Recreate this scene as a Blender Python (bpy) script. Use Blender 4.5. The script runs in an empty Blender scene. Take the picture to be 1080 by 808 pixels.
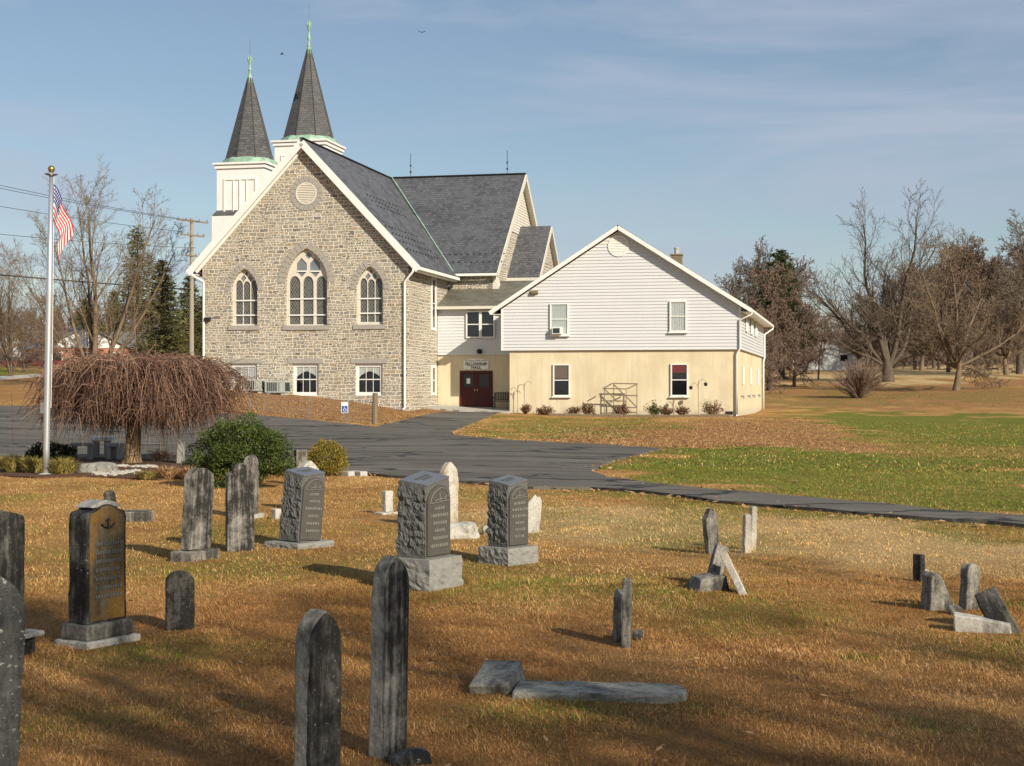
import bpy, bmesh, math, random
import numpy as np
from mathutils import Vector, Matrix, noise
from mathutils.geometry import tessellate_polygon, delaunay_2d_cdt
R = math.radians
SC = bpy.context.scene
COL = SC.collection
random.seed(7); NR = np.random.default_rng(7)
EYE = 1.6; FPX = 1620.0; HZ = 411.0
A = R(12.7); CA, SA = math.cos(A), math.sin(A)          # heading of the church axis
SUN_AZ, SUN_EL = R(143), R(27.5)

# ------------------------------------------------------------------ placing helpers
def PX(px, py, Z): return Vector(((px-540)/FPX*Z, Z, EYE-(py-HZ)/FPX*Z))
def W(u, v, z=0): return Vector((u*CA+v*SA, -u*SA+v*CA, z))
def F(px, py, v0):                                      # point of a wall facing the road -> (u, z)
    dx = (px-540)/FPX; t = v0/(dx*SA+CA)
    return t*(dx*CA-SA), EYE-(py-HZ)/FPX*t
def S(px, py, u0):                                      # point of a wall facing the field -> (v, z)
    dx = (px-540)/FPX; t = u0/(dx*CA-SA)
    return t*(dx*SA+CA), EYE-(py-HZ)/FPX*t

# ------------------------------------------------------------------ terrain
CP = [(-8,-8,0),(8,-8,0),(-30,-5,0),(30,-5,0),(0,3,0),(-3,8,0),(3,8,0),(0,14,0),(-6,18,0),(6,18,0),(-20,10,0),(20,10,0),(0,26,0)]
for px, py, Z in [(0,478,40),(0,450,56),(0,428,75),(262,437,68),(200,455,58),(330,443,65),(395,450,62),(431,437,81),(400,426,81.3),(340,419,81.8),
                  (285,415,82),(213,409,83.4),(0,402,110),(0,388,140),(-200,400,110),(-200,430,75),(495,431,86),(455,441,76),(530,435.5,81.5),(781,438,79),(804,435,96),
                  (140,488,33),(545,468,46),(690,475,43),(620,503,29),(1080,548,19.5),(640,448,71),(800,452,66),(935,479,46),(1000,461,62),(1000,441,85),
                  (850,430,100),(1080,420,105),(1007,412,120),(937,403,141),(1080,400,140),(830,409,130),(875,391,190),(1080,382,250),(900,388,240),(1300,400,200),
                  (1300,430,90),(1300,480,40),(150,378,200),(-200,375,200),(380,380,240),(600,385,240)]:
    p = PX(px, py, Z); CP.append((p.x, p.y, p.z))
for x in (-900,-300,0,300,900): CP.append((x, 700, 4.0))
for x in (-2500,0,2500): CP.append((x, 3000, 0.0))
CP = np.array(CP)
def warp(x, y):
    yy = np.maximum(y, -25)+45.0
    return np.stack([x/yy*2.2, np.log(yy)], -1)
def phi(d2): return np.where(d2 > 1e-12, 0.5*d2*np.log(np.maximum(d2, 1e-12)), 0)
Q = warp(CP[:,0], CP[:,1]); n_ = len(Q)
K = phi(((Q[:,None]-Q[None])**2).sum(-1)) + 0.004*np.eye(n_)
Pm = np.concatenate([np.ones((n_,1)), Q], 1)
AA = np.block([[K, Pm],[Pm.T, np.zeros((3,3))]])
SOL = np.linalg.solve(AA, np.concatenate([CP[:,2], np.zeros(3)]))
def H(x, y):
    x = np.asarray(x, float); y = np.asarray(y, float); s = x.shape
    x = x.ravel(); y = y.ravel(); out = np.empty(len(x))
    for i in range(0, len(x), 40000):
        q = warp(x[i:i+40000], y[i:i+40000])
        k = phi(((q[:,None]-Q[None])**2).sum(-1))
        out[i:i+40000] = k@SOL[:n_]+SOL[n_]+q@SOL[n_+1:]
    return out.reshape(s)
def hz(x, y): return float(H(np.array([x]), np.array([y]))[0])
_T = np.concatenate([np.arange(2, 60, .1), np.arange(60, 400, .4)])
def G(px, py):                                          # ground point under a picture point
    dx = (px-540)/FPX; z = EYE-(py-HZ)/FPX*_T
    k = np.argmax(z <= H(_T*dx, _T)); t = _T[k] if k > 0 else 300.0
    return Vector((t*dx, t, hz(t*dx, t)))
def at(px, Z):                                          # ground point at a distance
    x = (px-540)/FPX*Z; return Vector((x, Z, hz(x, Z)))

def vnoise(x, y, seed=0):                               # value noise
    x = np.asarray(x, float)+seed*17.3; y = np.asarray(y, float)+seed*31.7
    xi = np.floor(x).astype(np.int64); yi = np.floor(y).astype(np.int64); fx = x-xi; fy = y-yi
    fx = fx*fx*(3-2*fx); fy = fy*fy*(3-2*fy)
    def h(a, b):
        n = (a*374761393+b*668265263) & 0xffffffff
        n = ((n ^ (n >> 13))*1274126177) & 0xffffffff
        return ((n ^ (n >> 16)) & 0xffff)/65535.0
    return (h(xi,yi)*(1-fx)+h(xi+1,yi)*fx)*(1-fy)+(h(xi,yi+1)*(1-fx)+h(xi+1,yi+1)*fx)*fy
def fbm(x, y, o=4, seed=0):
    s = 0; a = .5; t = 0
    for i in range(o): s = s+a*vnoise(x*2**i, y*2**i, seed+i); t += a; a *= .5
    return s/t

# ------------------------------------------------------------------ mesh builder
class MB:
    def __init__(s): s.v = []; s.f = []; s.uv = None
    def face(s, pts):
        b = len(s.v); s.v += [tuple(p) for p in pts]; s.f.append(tuple(range(b, b+len(pts))))
    def box(s, a, b):
        x0,x1 = sorted((a[0],b[0])); y0,y1 = sorted((a[1],b[1])); z0,z1 = sorted((a[2],b[2])); k = len(s.v)
        s.v += [(x0,y0,z0),(x1,y0,z0),(x1,y1,z0),(x0,y1,z0),(x0,y0,z1),(x1,y0,z1),(x1,y1,z1),(x0,y1,z1)]
        s.f += [tuple(k+i for i in q) for q in ((3,2,1,0),(4,5,6,7),(0,1,5,4),(1,2,6,5),(2,3,7,6),(3,0,4,7))]
        return s
    def mbox(s, m, a0, a1, b0, b1, c0, c1): return s.box(m(a0,b0,c0), m(a1,b1,c1))
    def slab(s, pts, th):                               # closed plate: a polygon pushed down along its normal
        P = [Vector(p) for p in pts]; n = (P[1]-P[0]).cross(P[2]-P[0]).normalized()
        if n.z < 0: n = -n
        B = [p-n*th for p in P]; k = len(s.v); m = len(P)
        s.v += [tuple(p) for p in P+B]
        s.f.append(tuple(range(k, k+m))); s.f.append(tuple(reversed(range(k+m, k+2*m))))
        for i in range(m): j = (i+1) % m; s.f.append((k+i, k+m+i, k+m+j, k+j))
        return s
    def beam(s, p, q, w, h, up=(0,0,1)):                # rectangular bar from p to q
        p = Vector(p); q = Vector(q); d = (q-p).normalized(); up = Vector(up)
        if abs(d.dot(up)) > .99: up = Vector((0,1,0))
        x = d.cross(up).normalized()*w/2; y = x.cross(d).normalized()*h/2; k = len(s.v)
        for c in (p, q): s.v += [tuple(c-x-y), tuple(c+x-y), tuple(c+x+y), tuple(c-x+y)]
        s.f += [tuple(k+i for i in f) for f in ((0,1,2,3),(7,6,5,4),(0,4,5,1),(1,5,6,2),(2,6,7,3),(3,7,4,0))]
        return s
    def tube(s, pts, rad, n=6, cap=True):
        pts = [Vector(p) for p in pts]
        if not hasattr(rad, '__len__'): rad = [rad]*len(pts)
        k = len(s.v); d0 = (pts[1]-pts[0]).normalized()
        ref = Vector((0,0,1)) if abs(d0.z) < .9 else Vector((1,0,0))
        x = d0.cross(ref).normalized(); m = len(pts)
        for i, p in enumerate(pts):
            d = (pts[min(i+1,m-1)]-pts[max(i-1,0)])
            d = d.normalized() if d.length > 1e-9 else d0
            x = (x-d*x.dot(d)); x = x.normalized() if x.length > 1e-6 else d.orthogonal().normalized()
            y = d.cross(x); r = rad[i]
            for j in range(n):
                a = 2*math.pi*j/n; s.v.append(tuple(p+x*(r*math.cos(a))+y*(r*math.sin(a))))
        for i in range(m-1):
            for j in range(n):
                a = k+i*n+j; b = k+i*n+(j+1) % n; s.f.append((a, b, b+n, a+n))
        if cap:
            s.f.append(tuple(reversed(range(k, k+n)))); s.f.append(tuple(range(k+(m-1)*n, k+m*n)))
        return s
    def lathe(s, c, prof, n=24, ph=0.0):                # profile of (radius, height)
        k = len(s.v); m = len(prof)
        for r, z in prof:
            for j in range(n):
                a = ph+2*math.pi*j/n; s.v.append((c[0]+r*math.cos(a), c[1]+r*math.sin(a), c[2]+z))
        for i in range(m-1):
            for j in range(n):
                a = k+i*n+j; b = k+i*n+(j+1) % n; s.f.append((a, b, b+n, a+n))
        s.f.append(tuple(reversed(range(k, k+n)))); s.f.append(tuple(range(k+(m-1)*n, k+m*n)))
        return s
    def prism(s, m, poly, c0, c1, holes=()):            # outline with holes in a wall plane, pushed from depth c0 to c1
        loops = [list(poly)]+[list(h) for h in holes]
        tris = tessellate_polygon([[Vector((a, b, 0)) for a, b in l] for l in loops])
        flat = [p for l in loops for p in l]; k = len(s.v); n = len(flat)
        s.v += [tuple(m(a,b,c0)) for a, b in flat]+[tuple(m(a,b,c1)) for a, b in flat]
        for t in tris: s.f.append((k+t[0],k+t[1],k+t[2])); s.f.append((k+n+t[2],k+n+t[1],k+n+t[0]))
        o = 0
        for l in loops:
            q = len(l)
            for i in range(q):
                j = (i+1) % q; s.f.append((k+o+i, k+o+j, k+n+o+j, k+n+o+i))
            o += q
        return s
    def build(s, name, mat, parent=None, off=(0,0,0), smooth=False, recalc=True, bevel=0):
        me = bpy.data.meshes.new(name)
        v = np.array(s.v, dtype=float)-np.array(off, dtype=float)
        me.from_pydata(v.tolist(), [], s.f)
        if recalc or bevel:
            bm = bmesh.new(); bm.from_mesh(me)
            if bevel:
                bmesh.ops.remove_doubles(bm, verts=bm.verts, dist=1e-5)
                bmesh.ops.recalc_face_normals(bm, faces=bm.faces)
                ed = [e for e in bm.edges if len(e.link_faces) == 2 and e.calc_face_angle(0) > .5]
                bmesh.ops.bevel(bm, geom=ed, offset=bevel, segments=2, profile=.6, affect='EDGES')
            bmesh.ops.recalc_face_normals(bm, faces=bm.faces)
            bm.to_mesh(me); bm.free()
        if smooth: me.polygons.foreach_set('use_smooth', [True]*len(me.polygons))
        if mat: me.materials.append(mat)
        o = bpy.data.objects.new(name, me); COL.objects.link(o)
        if parent: o.parent = parent
        return o

def tag(o, label=None, cat=None, group=None, kind=None):
    if label: o['label'] = label
    if cat: o['category'] = cat
    if group: o['group'] = group
    if kind: o['kind'] = kind
    return o
def empty(name, loc, rz, label, cat, group=None):
    o = bpy.data.objects.new(name, None); COL.objects.link(o); o.location = loc; o.rotation_euler = (0,0,rz)
    o.empty_display_size = .3
    return tag(o, label, cat, group)
def copy_tree(o, parent=None):
    c = o.copy(); COL.objects.link(c); c.parent = parent
    for ch in list(o.children): copy_tree(ch, c)
    return c

# ------------------------------------------------------------------ materials
class NT:
    def __init__(s, name):
        s.m = bpy.data.materials.new(name); s.m.use_nodes = True; s.t = s.m.node_tree; s.t.nodes.clear()
        s.out = s.t.nodes.new('ShaderNodeOutputMaterial'); s.b = s.t.nodes.new('ShaderNodeBsdfPrincipled')
        s.t.links.new(s.b.outputs[0], s.out.inputs[0]); s.b.inputs['Roughness'].default_value = .8
        s.b.inputs['Specular IOR Level'].default_value = .3
        s.tc = s.t.nodes.new('ShaderNodeTexCoord')
    def n(s, typ, **kw):
        nd = s.t.nodes.new(typ)
        for k, v in kw.items(): setattr(nd, k, v)
        return nd
    def l(s, a, b): s.t.links.new(a, b)
    def val(s, sock, v):
        if isinstance(v, bpy.types.NodeSocket): s.l(v, sock)
        else: sock.default_value = v
    def map(s, scale=(1,1,1), src=None, loc=(0,0,0)):
        m = s.n('ShaderNodeMapping'); m.inputs['Scale'].default_value = scale; m.inputs['Location'].default_value = loc
        s.l(src or s.tc.outputs['Object'], m.inputs[0]); return m.outputs[0]
    def noise(s, vec, scale, detail=5, rough=.6, dist=0):
        n = s.n('ShaderNodeTexNoise'); n.inputs['Scale'].default_value = scale; n.inputs['Detail'].default_value = detail
        n.inputs['Roughness'].default_value = rough; n.inputs['Distortion'].default_value = dist; s.l(vec, n.inputs['Vector']); return n.outputs['Fac']
    def ramp(s, fac, st):
        r = s.n('ShaderNodeValToRGB'); e = r.color_ramp.elements
        while len(e) < len(st): e.new(.5)
        for i, (p, c) in enumerate(st): e[i].position = p; e[i].color = tuple(c)+((1,) if len(c) == 3 else ()) if hasattr(c,'__len__') else (c,c,c,1)
        s.l(fac, r.inputs[0]); return r.outputs[0]
    def mix(s, f, a, b, mode='MIX'):
        m = s.n('ShaderNodeMix', data_type='RGBA', blend_type=mode)
        s.val(m.inputs[0], f); 
        for i, c in ((6,a),(7,b)):
            if isinstance(c, bpy.types.NodeSocket): s.l(c, m.inputs[i])
            else: m.inputs[i].default_value = tuple(c)+(1,)
        return m.outputs[2]
    def math(s, op, a, b=0.0, c=None):
        m = s.n('ShaderNodeMath', operation=op); s.val(m.inputs[0], a); s.val(m.inputs[1], b)
        if c is not None: s.val(m.inputs[2], c)
        return m.outputs[0]
    def xyz(s, src=None):
        x = s.n('ShaderNodeSeparateXYZ'); s.l(src or s.tc.outputs['Object'], x.inputs[0]); return x.outputs
    def comb(s, x, y, z=0.0):
        c = s.n('ShaderNodeCombineXYZ'); s.val(c.inputs[0], x); s.val(c.inputs[1], y); s.val(c.inputs[2], z); return c.outputs[0]
    def col(s, c): s.val(s.b.inputs['Base Color'], c if isinstance(c, bpy.types.NodeSocket) else tuple(c)+(1,))
    def bump(s, h, st=.5, d=.02):
        b = s.n('ShaderNodeBump'); b.inputs['Strength'].default_value = st; b.inputs['Distance'].default_value = d
        s.l(h, b.inputs['Height']); s.l(b.outputs[0], s.b.inputs['Normal'])

def plain(name, c, rough=.6, var=.15, scale=6, metal=0, spec=.3, bump=0):
    t = NT(name); f = t.noise(t.map(), scale)
    t.col(t.mix(f, [x*(1-var) for x in c], [min(1,x*(1+var)) for x in c]))
    t.b.inputs['Roughness'].default_value = rough; t.b.inputs['Metallic'].default_value = metal; t.b.inputs['Specular IOR Level'].default_value = spec
    if bump: t.bump(t.noise(t.map(), scale*6), bump, .01)
    return t.m
M = {}
def fieldstone():
    t = NT('fieldstone'); x = t.xyz(); h = t.math('ADD', x[0], x[1]); v = t.comb(h, x[2])
    def warp_(sc, ax, az, det=2):
        d = t.n('ShaderNodeTexNoise'); d.inputs['Scale'].default_value = sc; d.inputs['Detail'].default_value = det; t.l(v, d.inputs['Vector'])
        m = t.n('ShaderNodeVectorMath', operation='MULTIPLY_ADD'); t.l(d.outputs['Color'], m.inputs[0]); m.inputs[1].default_value = (ax,az,0); return m
    w1 = warp_(1.1, .30, .14); t.l(v, w1.inputs[2]); w2 = warp_(5.0, .07, .055, 3); t.l(w1.outputs[0], w2.inputs[2])
    def bricks(w, r, m, off):
        b = t.n('ShaderNodeTexBrick'); b.offset = .43; b.offset_frequency = 2; b.squash = .62; b.squash_frequency = 3
        for k, val in (('Scale',1),('Mortar Size',m),('Mortar Smooth',.25),('Brick Width',w),('Row Height',r),('Bias',0)): b.inputs[k].default_value = val
        b.inputs['Color1'].default_value = (0,0,0,1); b.inputs['Color2'].default_value = (1,1,1,1); b.inputs['Mortar'].default_value = (.5,.5,.5,1)
        ad = t.n('ShaderNodeVectorMath', operation='ADD'); t.l(w2.outputs[0], ad.inputs[0]); ad.inputs[1].default_value = off; t.l(ad.outputs[0], b.inputs['Vector']); return b
    b1 = bricks(.46, .195, .024, (0,0,0)); b2 = bricks(.30, .13, .020, (.17,.06,0))
    msk = t.ramp(t.noise(v, .9, 3, .6), [(.49,0.0),(.51,1.0)])
    rnd = t.mix(msk, b1.outputs['Color'], b2.outputs['Color']); mo = t.mix(msk, b1.outputs['Fac'], b2.outputs['Fac'])
    hue = t.n('ShaderNodeTexVoronoi', voronoi_dimensions='2D'); hue.inputs['Scale'].default_value = 1; mp_ = t.n('ShaderNodeMapping'); mp_.inputs['Scale'].default_value = (2.6,6.5,1); t.l(w2.outputs[0], mp_.inputs[0]); t.l(mp_.outputs[0], hue.inputs['Vector'])
    hs = t.n('ShaderNodeSeparateColor'); t.l(hue.outputs['Color'], hs.inputs[0]); rs = t.n('ShaderNodeSeparateColor'); t.l(rnd, rs.inputs[0])
    q = t.math('ADD', t.math('MULTIPLY', hs.outputs[0], .55), t.math('MULTIPLY', rs.outputs[0], .45))
    stone = t.ramp(q, [(.12,(.20,.19,.175)),(.3,(.36,.345,.31)),(.42,(.48,.44,.36)),(.52,(.30,.285,.25)),(.64,(.50,.46,.39)),(.76,(.40,.29,.19)),(.88,(.58,.55,.49))])
    fine = t.noise(t.map(), 11, 6, .72)
    stone = t.mix(.75, stone, t.ramp(fine, [(.3,.5),(.7,1.08)]), 'MULTIPLY')
    c = t.mix(mo, stone, t.ramp(t.noise(t.map(), 1.3), [(.3,(.74,.66,.50)),(.7,(.88,.80,.63))]))
    c = t.mix(t.ramp(t.noise(t.map((1,1,.3)), .45, 4), [(.42,0.0),(.72,.32)]), c, (.42,.38,.31), 'MULTIPLY')
    t.col(c); t.b.inputs['Roughness'].default_value = .92
    t.bump(t.math('ADD', t.math('MULTIPLY', mo, -1.0), t.math('MULTIPLY', fine, .7)), 1.0, .045)
    return t.m
def slate(axis, base=(.088,.090,.098), name='slate', wid=.28, row=.17, var=.5):
    t = NT(name); x = t.xyz()
    v = t.comb(x[axis], x[2])
    b = t.n('ShaderNodeTexBrick'); b.offset = .5; b.inputs['Scale'].default_value = 1; b.inputs['Mortar Size'].default_value = .012
    b.inputs['Brick Width'].default_value = wid; b.inputs['Row Height'].default_value = row; b.inputs['Mortar Smooth'].default_value = .3
    b.inputs['Color1'].default_value = tuple(c*(1-var) for c in base)+(1,); b.inputs['Color2'].default_value = tuple(c*(1+var) for c in base)+(1,)
    b.inputs['Mortar'].default_value = tuple(c*.45 for c in base)+(1,); t.l(v, b.inputs['Vector'])
    c = t.mix(t.ramp(t.noise(t.map(), .6, 5), [(.35,0.0),(.7,.5)]), b.outputs['Color'], tuple(c*1.7 for c in base))
    c = t.mix(t.ramp(t.noise(t.map((1,1,3)), 5, 3), [(.62,0.0),(.72,.35)]), c, (.16,.155,.15))
    t.col(c); t.b.inputs['Roughness'].default_value = .55; t.b.inputs['Specular IOR Level'].default_value = .4
    sw = t.math('FRACT', t.math('DIVIDE', x[2], row))
    t.bump(t.math('SUBTRACT', t.math('MULTIPLY', b.outputs['Fac'], -.6), sw), .7, .02)
    return t.m
def siding_mat():
    t = NT('vinyl_siding'); n = t.noise(t.map((1,1,1)), .8, 4)
    c = t.mix(n, (.58,.59,.60), (.64,.65,.66))
    c = t.mix(t.ramp(t.noise(t.map((3,3,.5)), 1.5, 4), [(.55,0.0),(.8,.3)]), c, (.55,.54,.49))
    t.col(c); t.b.inputs['Roughness'].default_value = .5; t.bump(t.noise(t.map((6,6,90)), 2, 2), .1, .004); return t.m
def stucco():
    t = NT('cream_stucco'); x = t.xyz()
    c = t.ramp(t.noise(t.map((1,1,.6)), .7, 6, .65), [(.3,(.58,.49,.32)),(.55,(.69,.60,.41)),(.75,(.75,.67,.49))])
    st = t.ramp(t.noise(t.map((4,4,.4)), 1.2, 7, .7), [(.48,0.0),(.7,.55)])
    c = t.mix(st, c, (.52,.46,.34))
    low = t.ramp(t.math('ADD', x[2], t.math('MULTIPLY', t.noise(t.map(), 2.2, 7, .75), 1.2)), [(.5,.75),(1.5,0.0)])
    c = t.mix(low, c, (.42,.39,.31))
    t.col(c); t.b.inputs['Roughness'].default_value = .9; t.bump(t.noise(t.map(), 14, 6), .35, .02); return t.m
def white_paint(name='white_paint', c=(.78,.77,.73), dirt=.25):
    t = NT(name); d = t.ramp(t.noise(t.map((1,1,.6)), 2.5, 6, .7), [(.45,0.0),(.8,dirt)])
    t.col(t.mix(d, c, (.42,.38,.30))); t.b.inputs['Roughness'].default_value = .5; t.bump(t.noise(t.map(), 20), .12, .01); return t.m
def copper():
    t = NT('copper_green'); f = t.noise(t.map(), 2.2, 6, .7)
    t.col(t.ramp(f, [(.35,(.16,.27,.20)),(.55,(.30,.46,.34)),(.75,(.42,.52,.36))])); t.b.inputs['Roughness'].default_value = .6
    t.bump(f, .4, .03); return t.m
def glass():
    t = NT('window_glass'); tr = t.n('ShaderNodeBsdfTransparent'); tr.inputs[0].default_value = (.95,.96,.96,1)
    gl = t.n('ShaderNodeBsdfGlossy'); gl.inputs['Roughness'].default_value = .04; gl.inputs[0].default_value = (.9,.92,.95,1)
    bp = t.n('ShaderNodeBump'); bp.inputs['Strength'].default_value = .05; bp.inputs['Distance'].default_value = .05; t.l(t.noise(t.map(), 1.5, 2), bp.inputs['Height']); t.l(bp.outputs[0], gl.inputs['Normal'])
    lw = t.n('ShaderNodeLayerWeight'); lw.inputs[0].default_value = .25
    mx = t.n('ShaderNodeMixShader'); t.l(t.math('ADD', t.math('MULTIPLY', lw.outputs['Fresnel'], .5), .03), mx.inputs[0]); t.l(tr.outputs[0], mx.inputs[1]); t.l(gl.outputs[0], mx.inputs[2])
    t.l(mx.outputs[0], t.out.inputs[0]); return t.m
def leaded(upper=False):
    t = NT('leaded_glass'); x = t.xyz(); h = t.math('ADD', x[0], x[1])
    def stripe(s):
        a = t.math('ADD', t.math('MULTIPLY', h, 6.5), t.math('MULTIPLY', x[2], s*4.2)); return t.math('LESS_THAN', t.math('ABSOLUTE', t.math('SUBTRACT', t.math('FRACT', a), .5)), .09)
    lat = t.math('MAXIMUM', stripe(1), stripe(-1)); f = t.noise(t.map(), 3.5, 3)
    g = t.ramp(f, [(.3,(.03,.035,.033)),(.5,(.07,.075,.068)),(.7,(.12,.11,.09))]) if not upper else t.ramp(f, [(.3,(.13,.16,.19)),(.7,(.22,.25,.28))])
    t.col(t.mix(lat, g, (.20,.20,.19))); t.b.inputs['Roughness'].default_value = .18; t.b.inputs['Specular IOR Level'].default_value = .5
    t.bump(t.math('ADD', lat, f), .4, .01); return t.m
def asphalt():
    t = NT('asphalt'); p = t.tc.outputs['Object']
    big = t.noise(t.map((.12,.5,1)), 1.4, 5, .6)
    c = t.ramp(big, [(.3,(.115,.106,.092)),(.5,(.16,.148,.128)),(.7,(.22,.205,.175))])
    c = t.mix(.5, c, t.ramp(t.noise(t.map(), 60, 3, .8), [(.3,.35),(.75,1.0)]), 'MULTIPLY')
    v = t.n('ShaderNodeTexVoronoi', feature='DISTANCE_TO_EDGE'); v.inputs['Scale'].default_value = .3
    wv = t.n('ShaderNodeVectorMath', operation='MULTIPLY_ADD'); nn = t.n('ShaderNodeTexNoise'); nn.inputs['Scale'].default_value = .9; nn.inputs['Detail'].default_value = 5; t.l(p, nn.inputs['Vector'])
    t.l(nn.outputs['Color'], wv.inputs[0]); wv.inputs[1].default_value = (2.5,2.5,0); t.l(t.map((.7,1.6,1)), wv.inputs[2]); t.l(wv.outputs[0], v.inputs['Vector'])
    crack = t.ramp(v.outputs['Distance'], [(.018,1.0),(.042,0.0)])
    c = t.mix(t.math('MULTIPLY', crack, t.ramp(t.noise(t.map(), .25, 2), [(.38,0.0),(.5,1.0)])), c, (.045,.044,.042))
    pale = t.math('MULTIPLY', t.ramp(t.noise(t.map((.5,2.2,1)), 1.3, 6, .7), [(.56,0.0),(.7,1.0)]), .6)
    c = t.mix(pale, c, (.30,.285,.25))
    t.col(c); t.b.inputs['Roughness'].default_value = .96; t.b.inputs['Specular IOR Level'].default_value = .06; t.bump(t.noise(t.map(), 50, 3), .5, .01); return t.m
def bark(name, a, b, sc=1.0):
    t = NT(name); f = t.noise(t.map((7*sc,7*sc,1.6*sc)), 1.5, 6, .7)
    t.col(t.ramp(f, [(.3,a),(.7,b)])); t.b.inputs['Roughness'].default_value = .95; t.bump(f, .8, .05); return t.m
def leafy(name, cols, rough=.6, sc=1.5):
    t = NT(name); w = t.n('ShaderNodeTexWhiteNoise'); g = t.n('ShaderNodeNewGeometry')
    f = t.noise(t.map(), sc, 3); f2 = t.math('ADD', t.math('MULTIPLY', f, .7), t.math('MULTIPLY', g.outputs['Random Per Island'], .45))
    k = len(cols); t.col(t.ramp(f2, [(.25+.6*i/(k-1), c) for i, c in enumerate(cols)]))
    t.b.inputs['Roughness'].default_value = rough; t.b.inputs['Specular IOR Level'].default_value = .25; return t.m
def marble(name, base, dark, darkness=.5, lichen=None, lich=.0, tint=None, tintamt=0, streak=1.0):
    t = NT(name); p = t.map()
    c = t.mix(t.noise(p, 5, 6, .7), [x*.75 for x in base], base)
    st = t.noise(t.map((11,11,2.6*streak)), 1.6, 8, .75); bl = t.noise(p, 4.5, 7, .7)
    f = t.ramp(t.math('ADD', t.math('MULTIPLY', st, .5), t.math('MULTIPLY', bl, .5)), [(max(.02,.60-darkness*.3),0.0),(.74-darkness*.3,1.0)])
    c = t.mix(f, c, dark)
    if tint: c = t.mix(t.math('MULTIPLY', t.ramp(t.noise(t.map((3,3,1)), 2.2, 4), [(.40,0.0),(.58,1.0)]), tintamt), c, tint)
    if lichen: c = t.mix(t.ramp(t.noise(p, 42, 9, .75, .15), [(.63-lich*.16,0.0),(.68-lich*.16,1.0)]), c, lichen)
    c = t.mix(.6, c, t.ramp(t.noise(p, 60, 4, .8), [(.3,.4),(.6,1.1)]), 'MULTIPLY')
    t.col(c); t.b.inputs['Roughness'].default_value = .85; t.b.inputs['Specular IOR Level'].default_value = .25
    t.bump(t.math('ADD', t.noise(p, 35, 6, .75), t.math('MULTIPLY', f, .4)), .6, .012); return t.m
def granite(name, c0, c1, rough=.5, bump=.3):
    t = NT(name); f = t.noise(t.map(), 110, 3, .8); g = t.noise(t.map(), 7, 5, .6)
    c = t.mix(f, c0, c1); c = t.mix(.5, c, t.ramp(g, [(.3,.6),(.7,1.0)]), 'MULTIPLY')
    t.col(c); t.b.inputs['Roughness'].default_value = rough; t.b.inputs['Specular IOR Level'].default_value = .5; t.bump(t.noise(t.map(), 60, 5, .8), bump, .01); return t.m

M['stone'] = fieldstone(); M['slate_v'] = slate(1, name='slate_side'); M['slate_u'] = slate(0, name='slate_front', wid=.24, row=.15, var=.32)
M['spire'] = slate(0, (.085,.085,.082), 'spire_slate', .2, .16, .32); M['shingle'] = slate(0, (.135,.13,.10), 'asphalt_shingle', .3, .09, .3)
M['siding'] = siding_mat(); M['stucco'] = stucco(); M['white'] = white_paint(); M['cream'] = white_paint('cream_paint', (.66,.62,.53), .35)
M['copper'] = copper(); M['glass'] = glass(); M['lead'] = leaded(); M['leadup'] = leaded(True); M['asphalt'] = asphalt()
M['dark'] = plain('dark_interior', (.012,.012,.013), .9); M['concrete'] = plain('concrete', (.42,.41,.37), .9, .25, 4, bump=.4)
M['arch'] = granite('cut_stone', (.30,.285,.255), (.44,.41,.36), .9, .4); M['curtain'] = plain('curtain', (.80,.80,.76), .9, .1, 8)
M['tancloth'] = plain('tan_curtain', (.30,.20,.15), .9, .25, 8); M['redcloth'] = plain('red_curtain', (.30,.03,.04), .9, .2, 8); M['door'] = plain('maroon_door', (.068,.011,.012), .45, .15, 3)
M['polewood'] = plain('grey_pole_wood', (.30,.27,.22), .9, .25, 6, bump=.3); M['metal'] = plain('grey_metal', (.33,.33,.33), .4, .1, 8, .7); M['black'] = plain('black_metal', (.02,.02,.02), .5, .2)
M['wood'] = plain('weathered_wood', (.20,.155,.10), .9, .35, 9, bump=.4); M['acgrey'] = plain('ac_case', (.40,.43,.39), .6, .12, 8); M['acdark'] = plain('ac_fins', (.035,.045,.045), .6, .3, 20)
M['pole'] = plain('brushed_aluminium', (.62,.63,.64), .38, .06, 4, .75); M['gold'] = plain('gold_ball', (.45,.30,.10), .35, .1, 4, .9)
M['graveltan'] = plain('white_gravel', (.42,.39,.33), .9, .35, 14, bump=.8); M['mulch'] = plain('mulch', (.10,.05,.028), .95, .6, 12, bump=.8)
M['trunk'] = bark('grey_bark', (.055,.042,.03), (.15,.12,.09)); M['trunk_light'] = bark('tan_bark', (.09,.066,.04), (.27,.20,.13)); M['trunk_dark'] = bark('dark_bark', (.05,.038,.03), (.13,.10,.08))
M['twig_grey'] = bark('grey_twigs', (.075,.06,.045), (.16,.13,.10), .3); M['twig_brown'] = bark('brown_twigs', (.11,.072,.052), (.24,.165,.12), .3)
M['twig_tan'] = bark('tan_twigs', (.10,.07,.045), (.23,.17,.11), .3); M['twig_red'] = leafy('cherry_twigs', [(.05,.025,.017),(.14,.075,.05),(.32,.20,.135)], .7)
M['twig_haze'] = leafy('hazy_twigs', [(.10,.068,.052),(.17,.12,.095),(.24,.18,.14)], .9, .05); M['cherry_bark'] = bark('cherry_bark', (.13,.085,.045), (.36,.25,.14), 1.6)
M['pine'] = leafy('pine_needles', [(.018,.03,.012),(.045,.065,.022),(.10,.115,.04)]); M['pine_olive'] = leafy('olive_needles', [(.04,.045,.015),(.085,.085,.028),(.15,.14,.05)])
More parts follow.
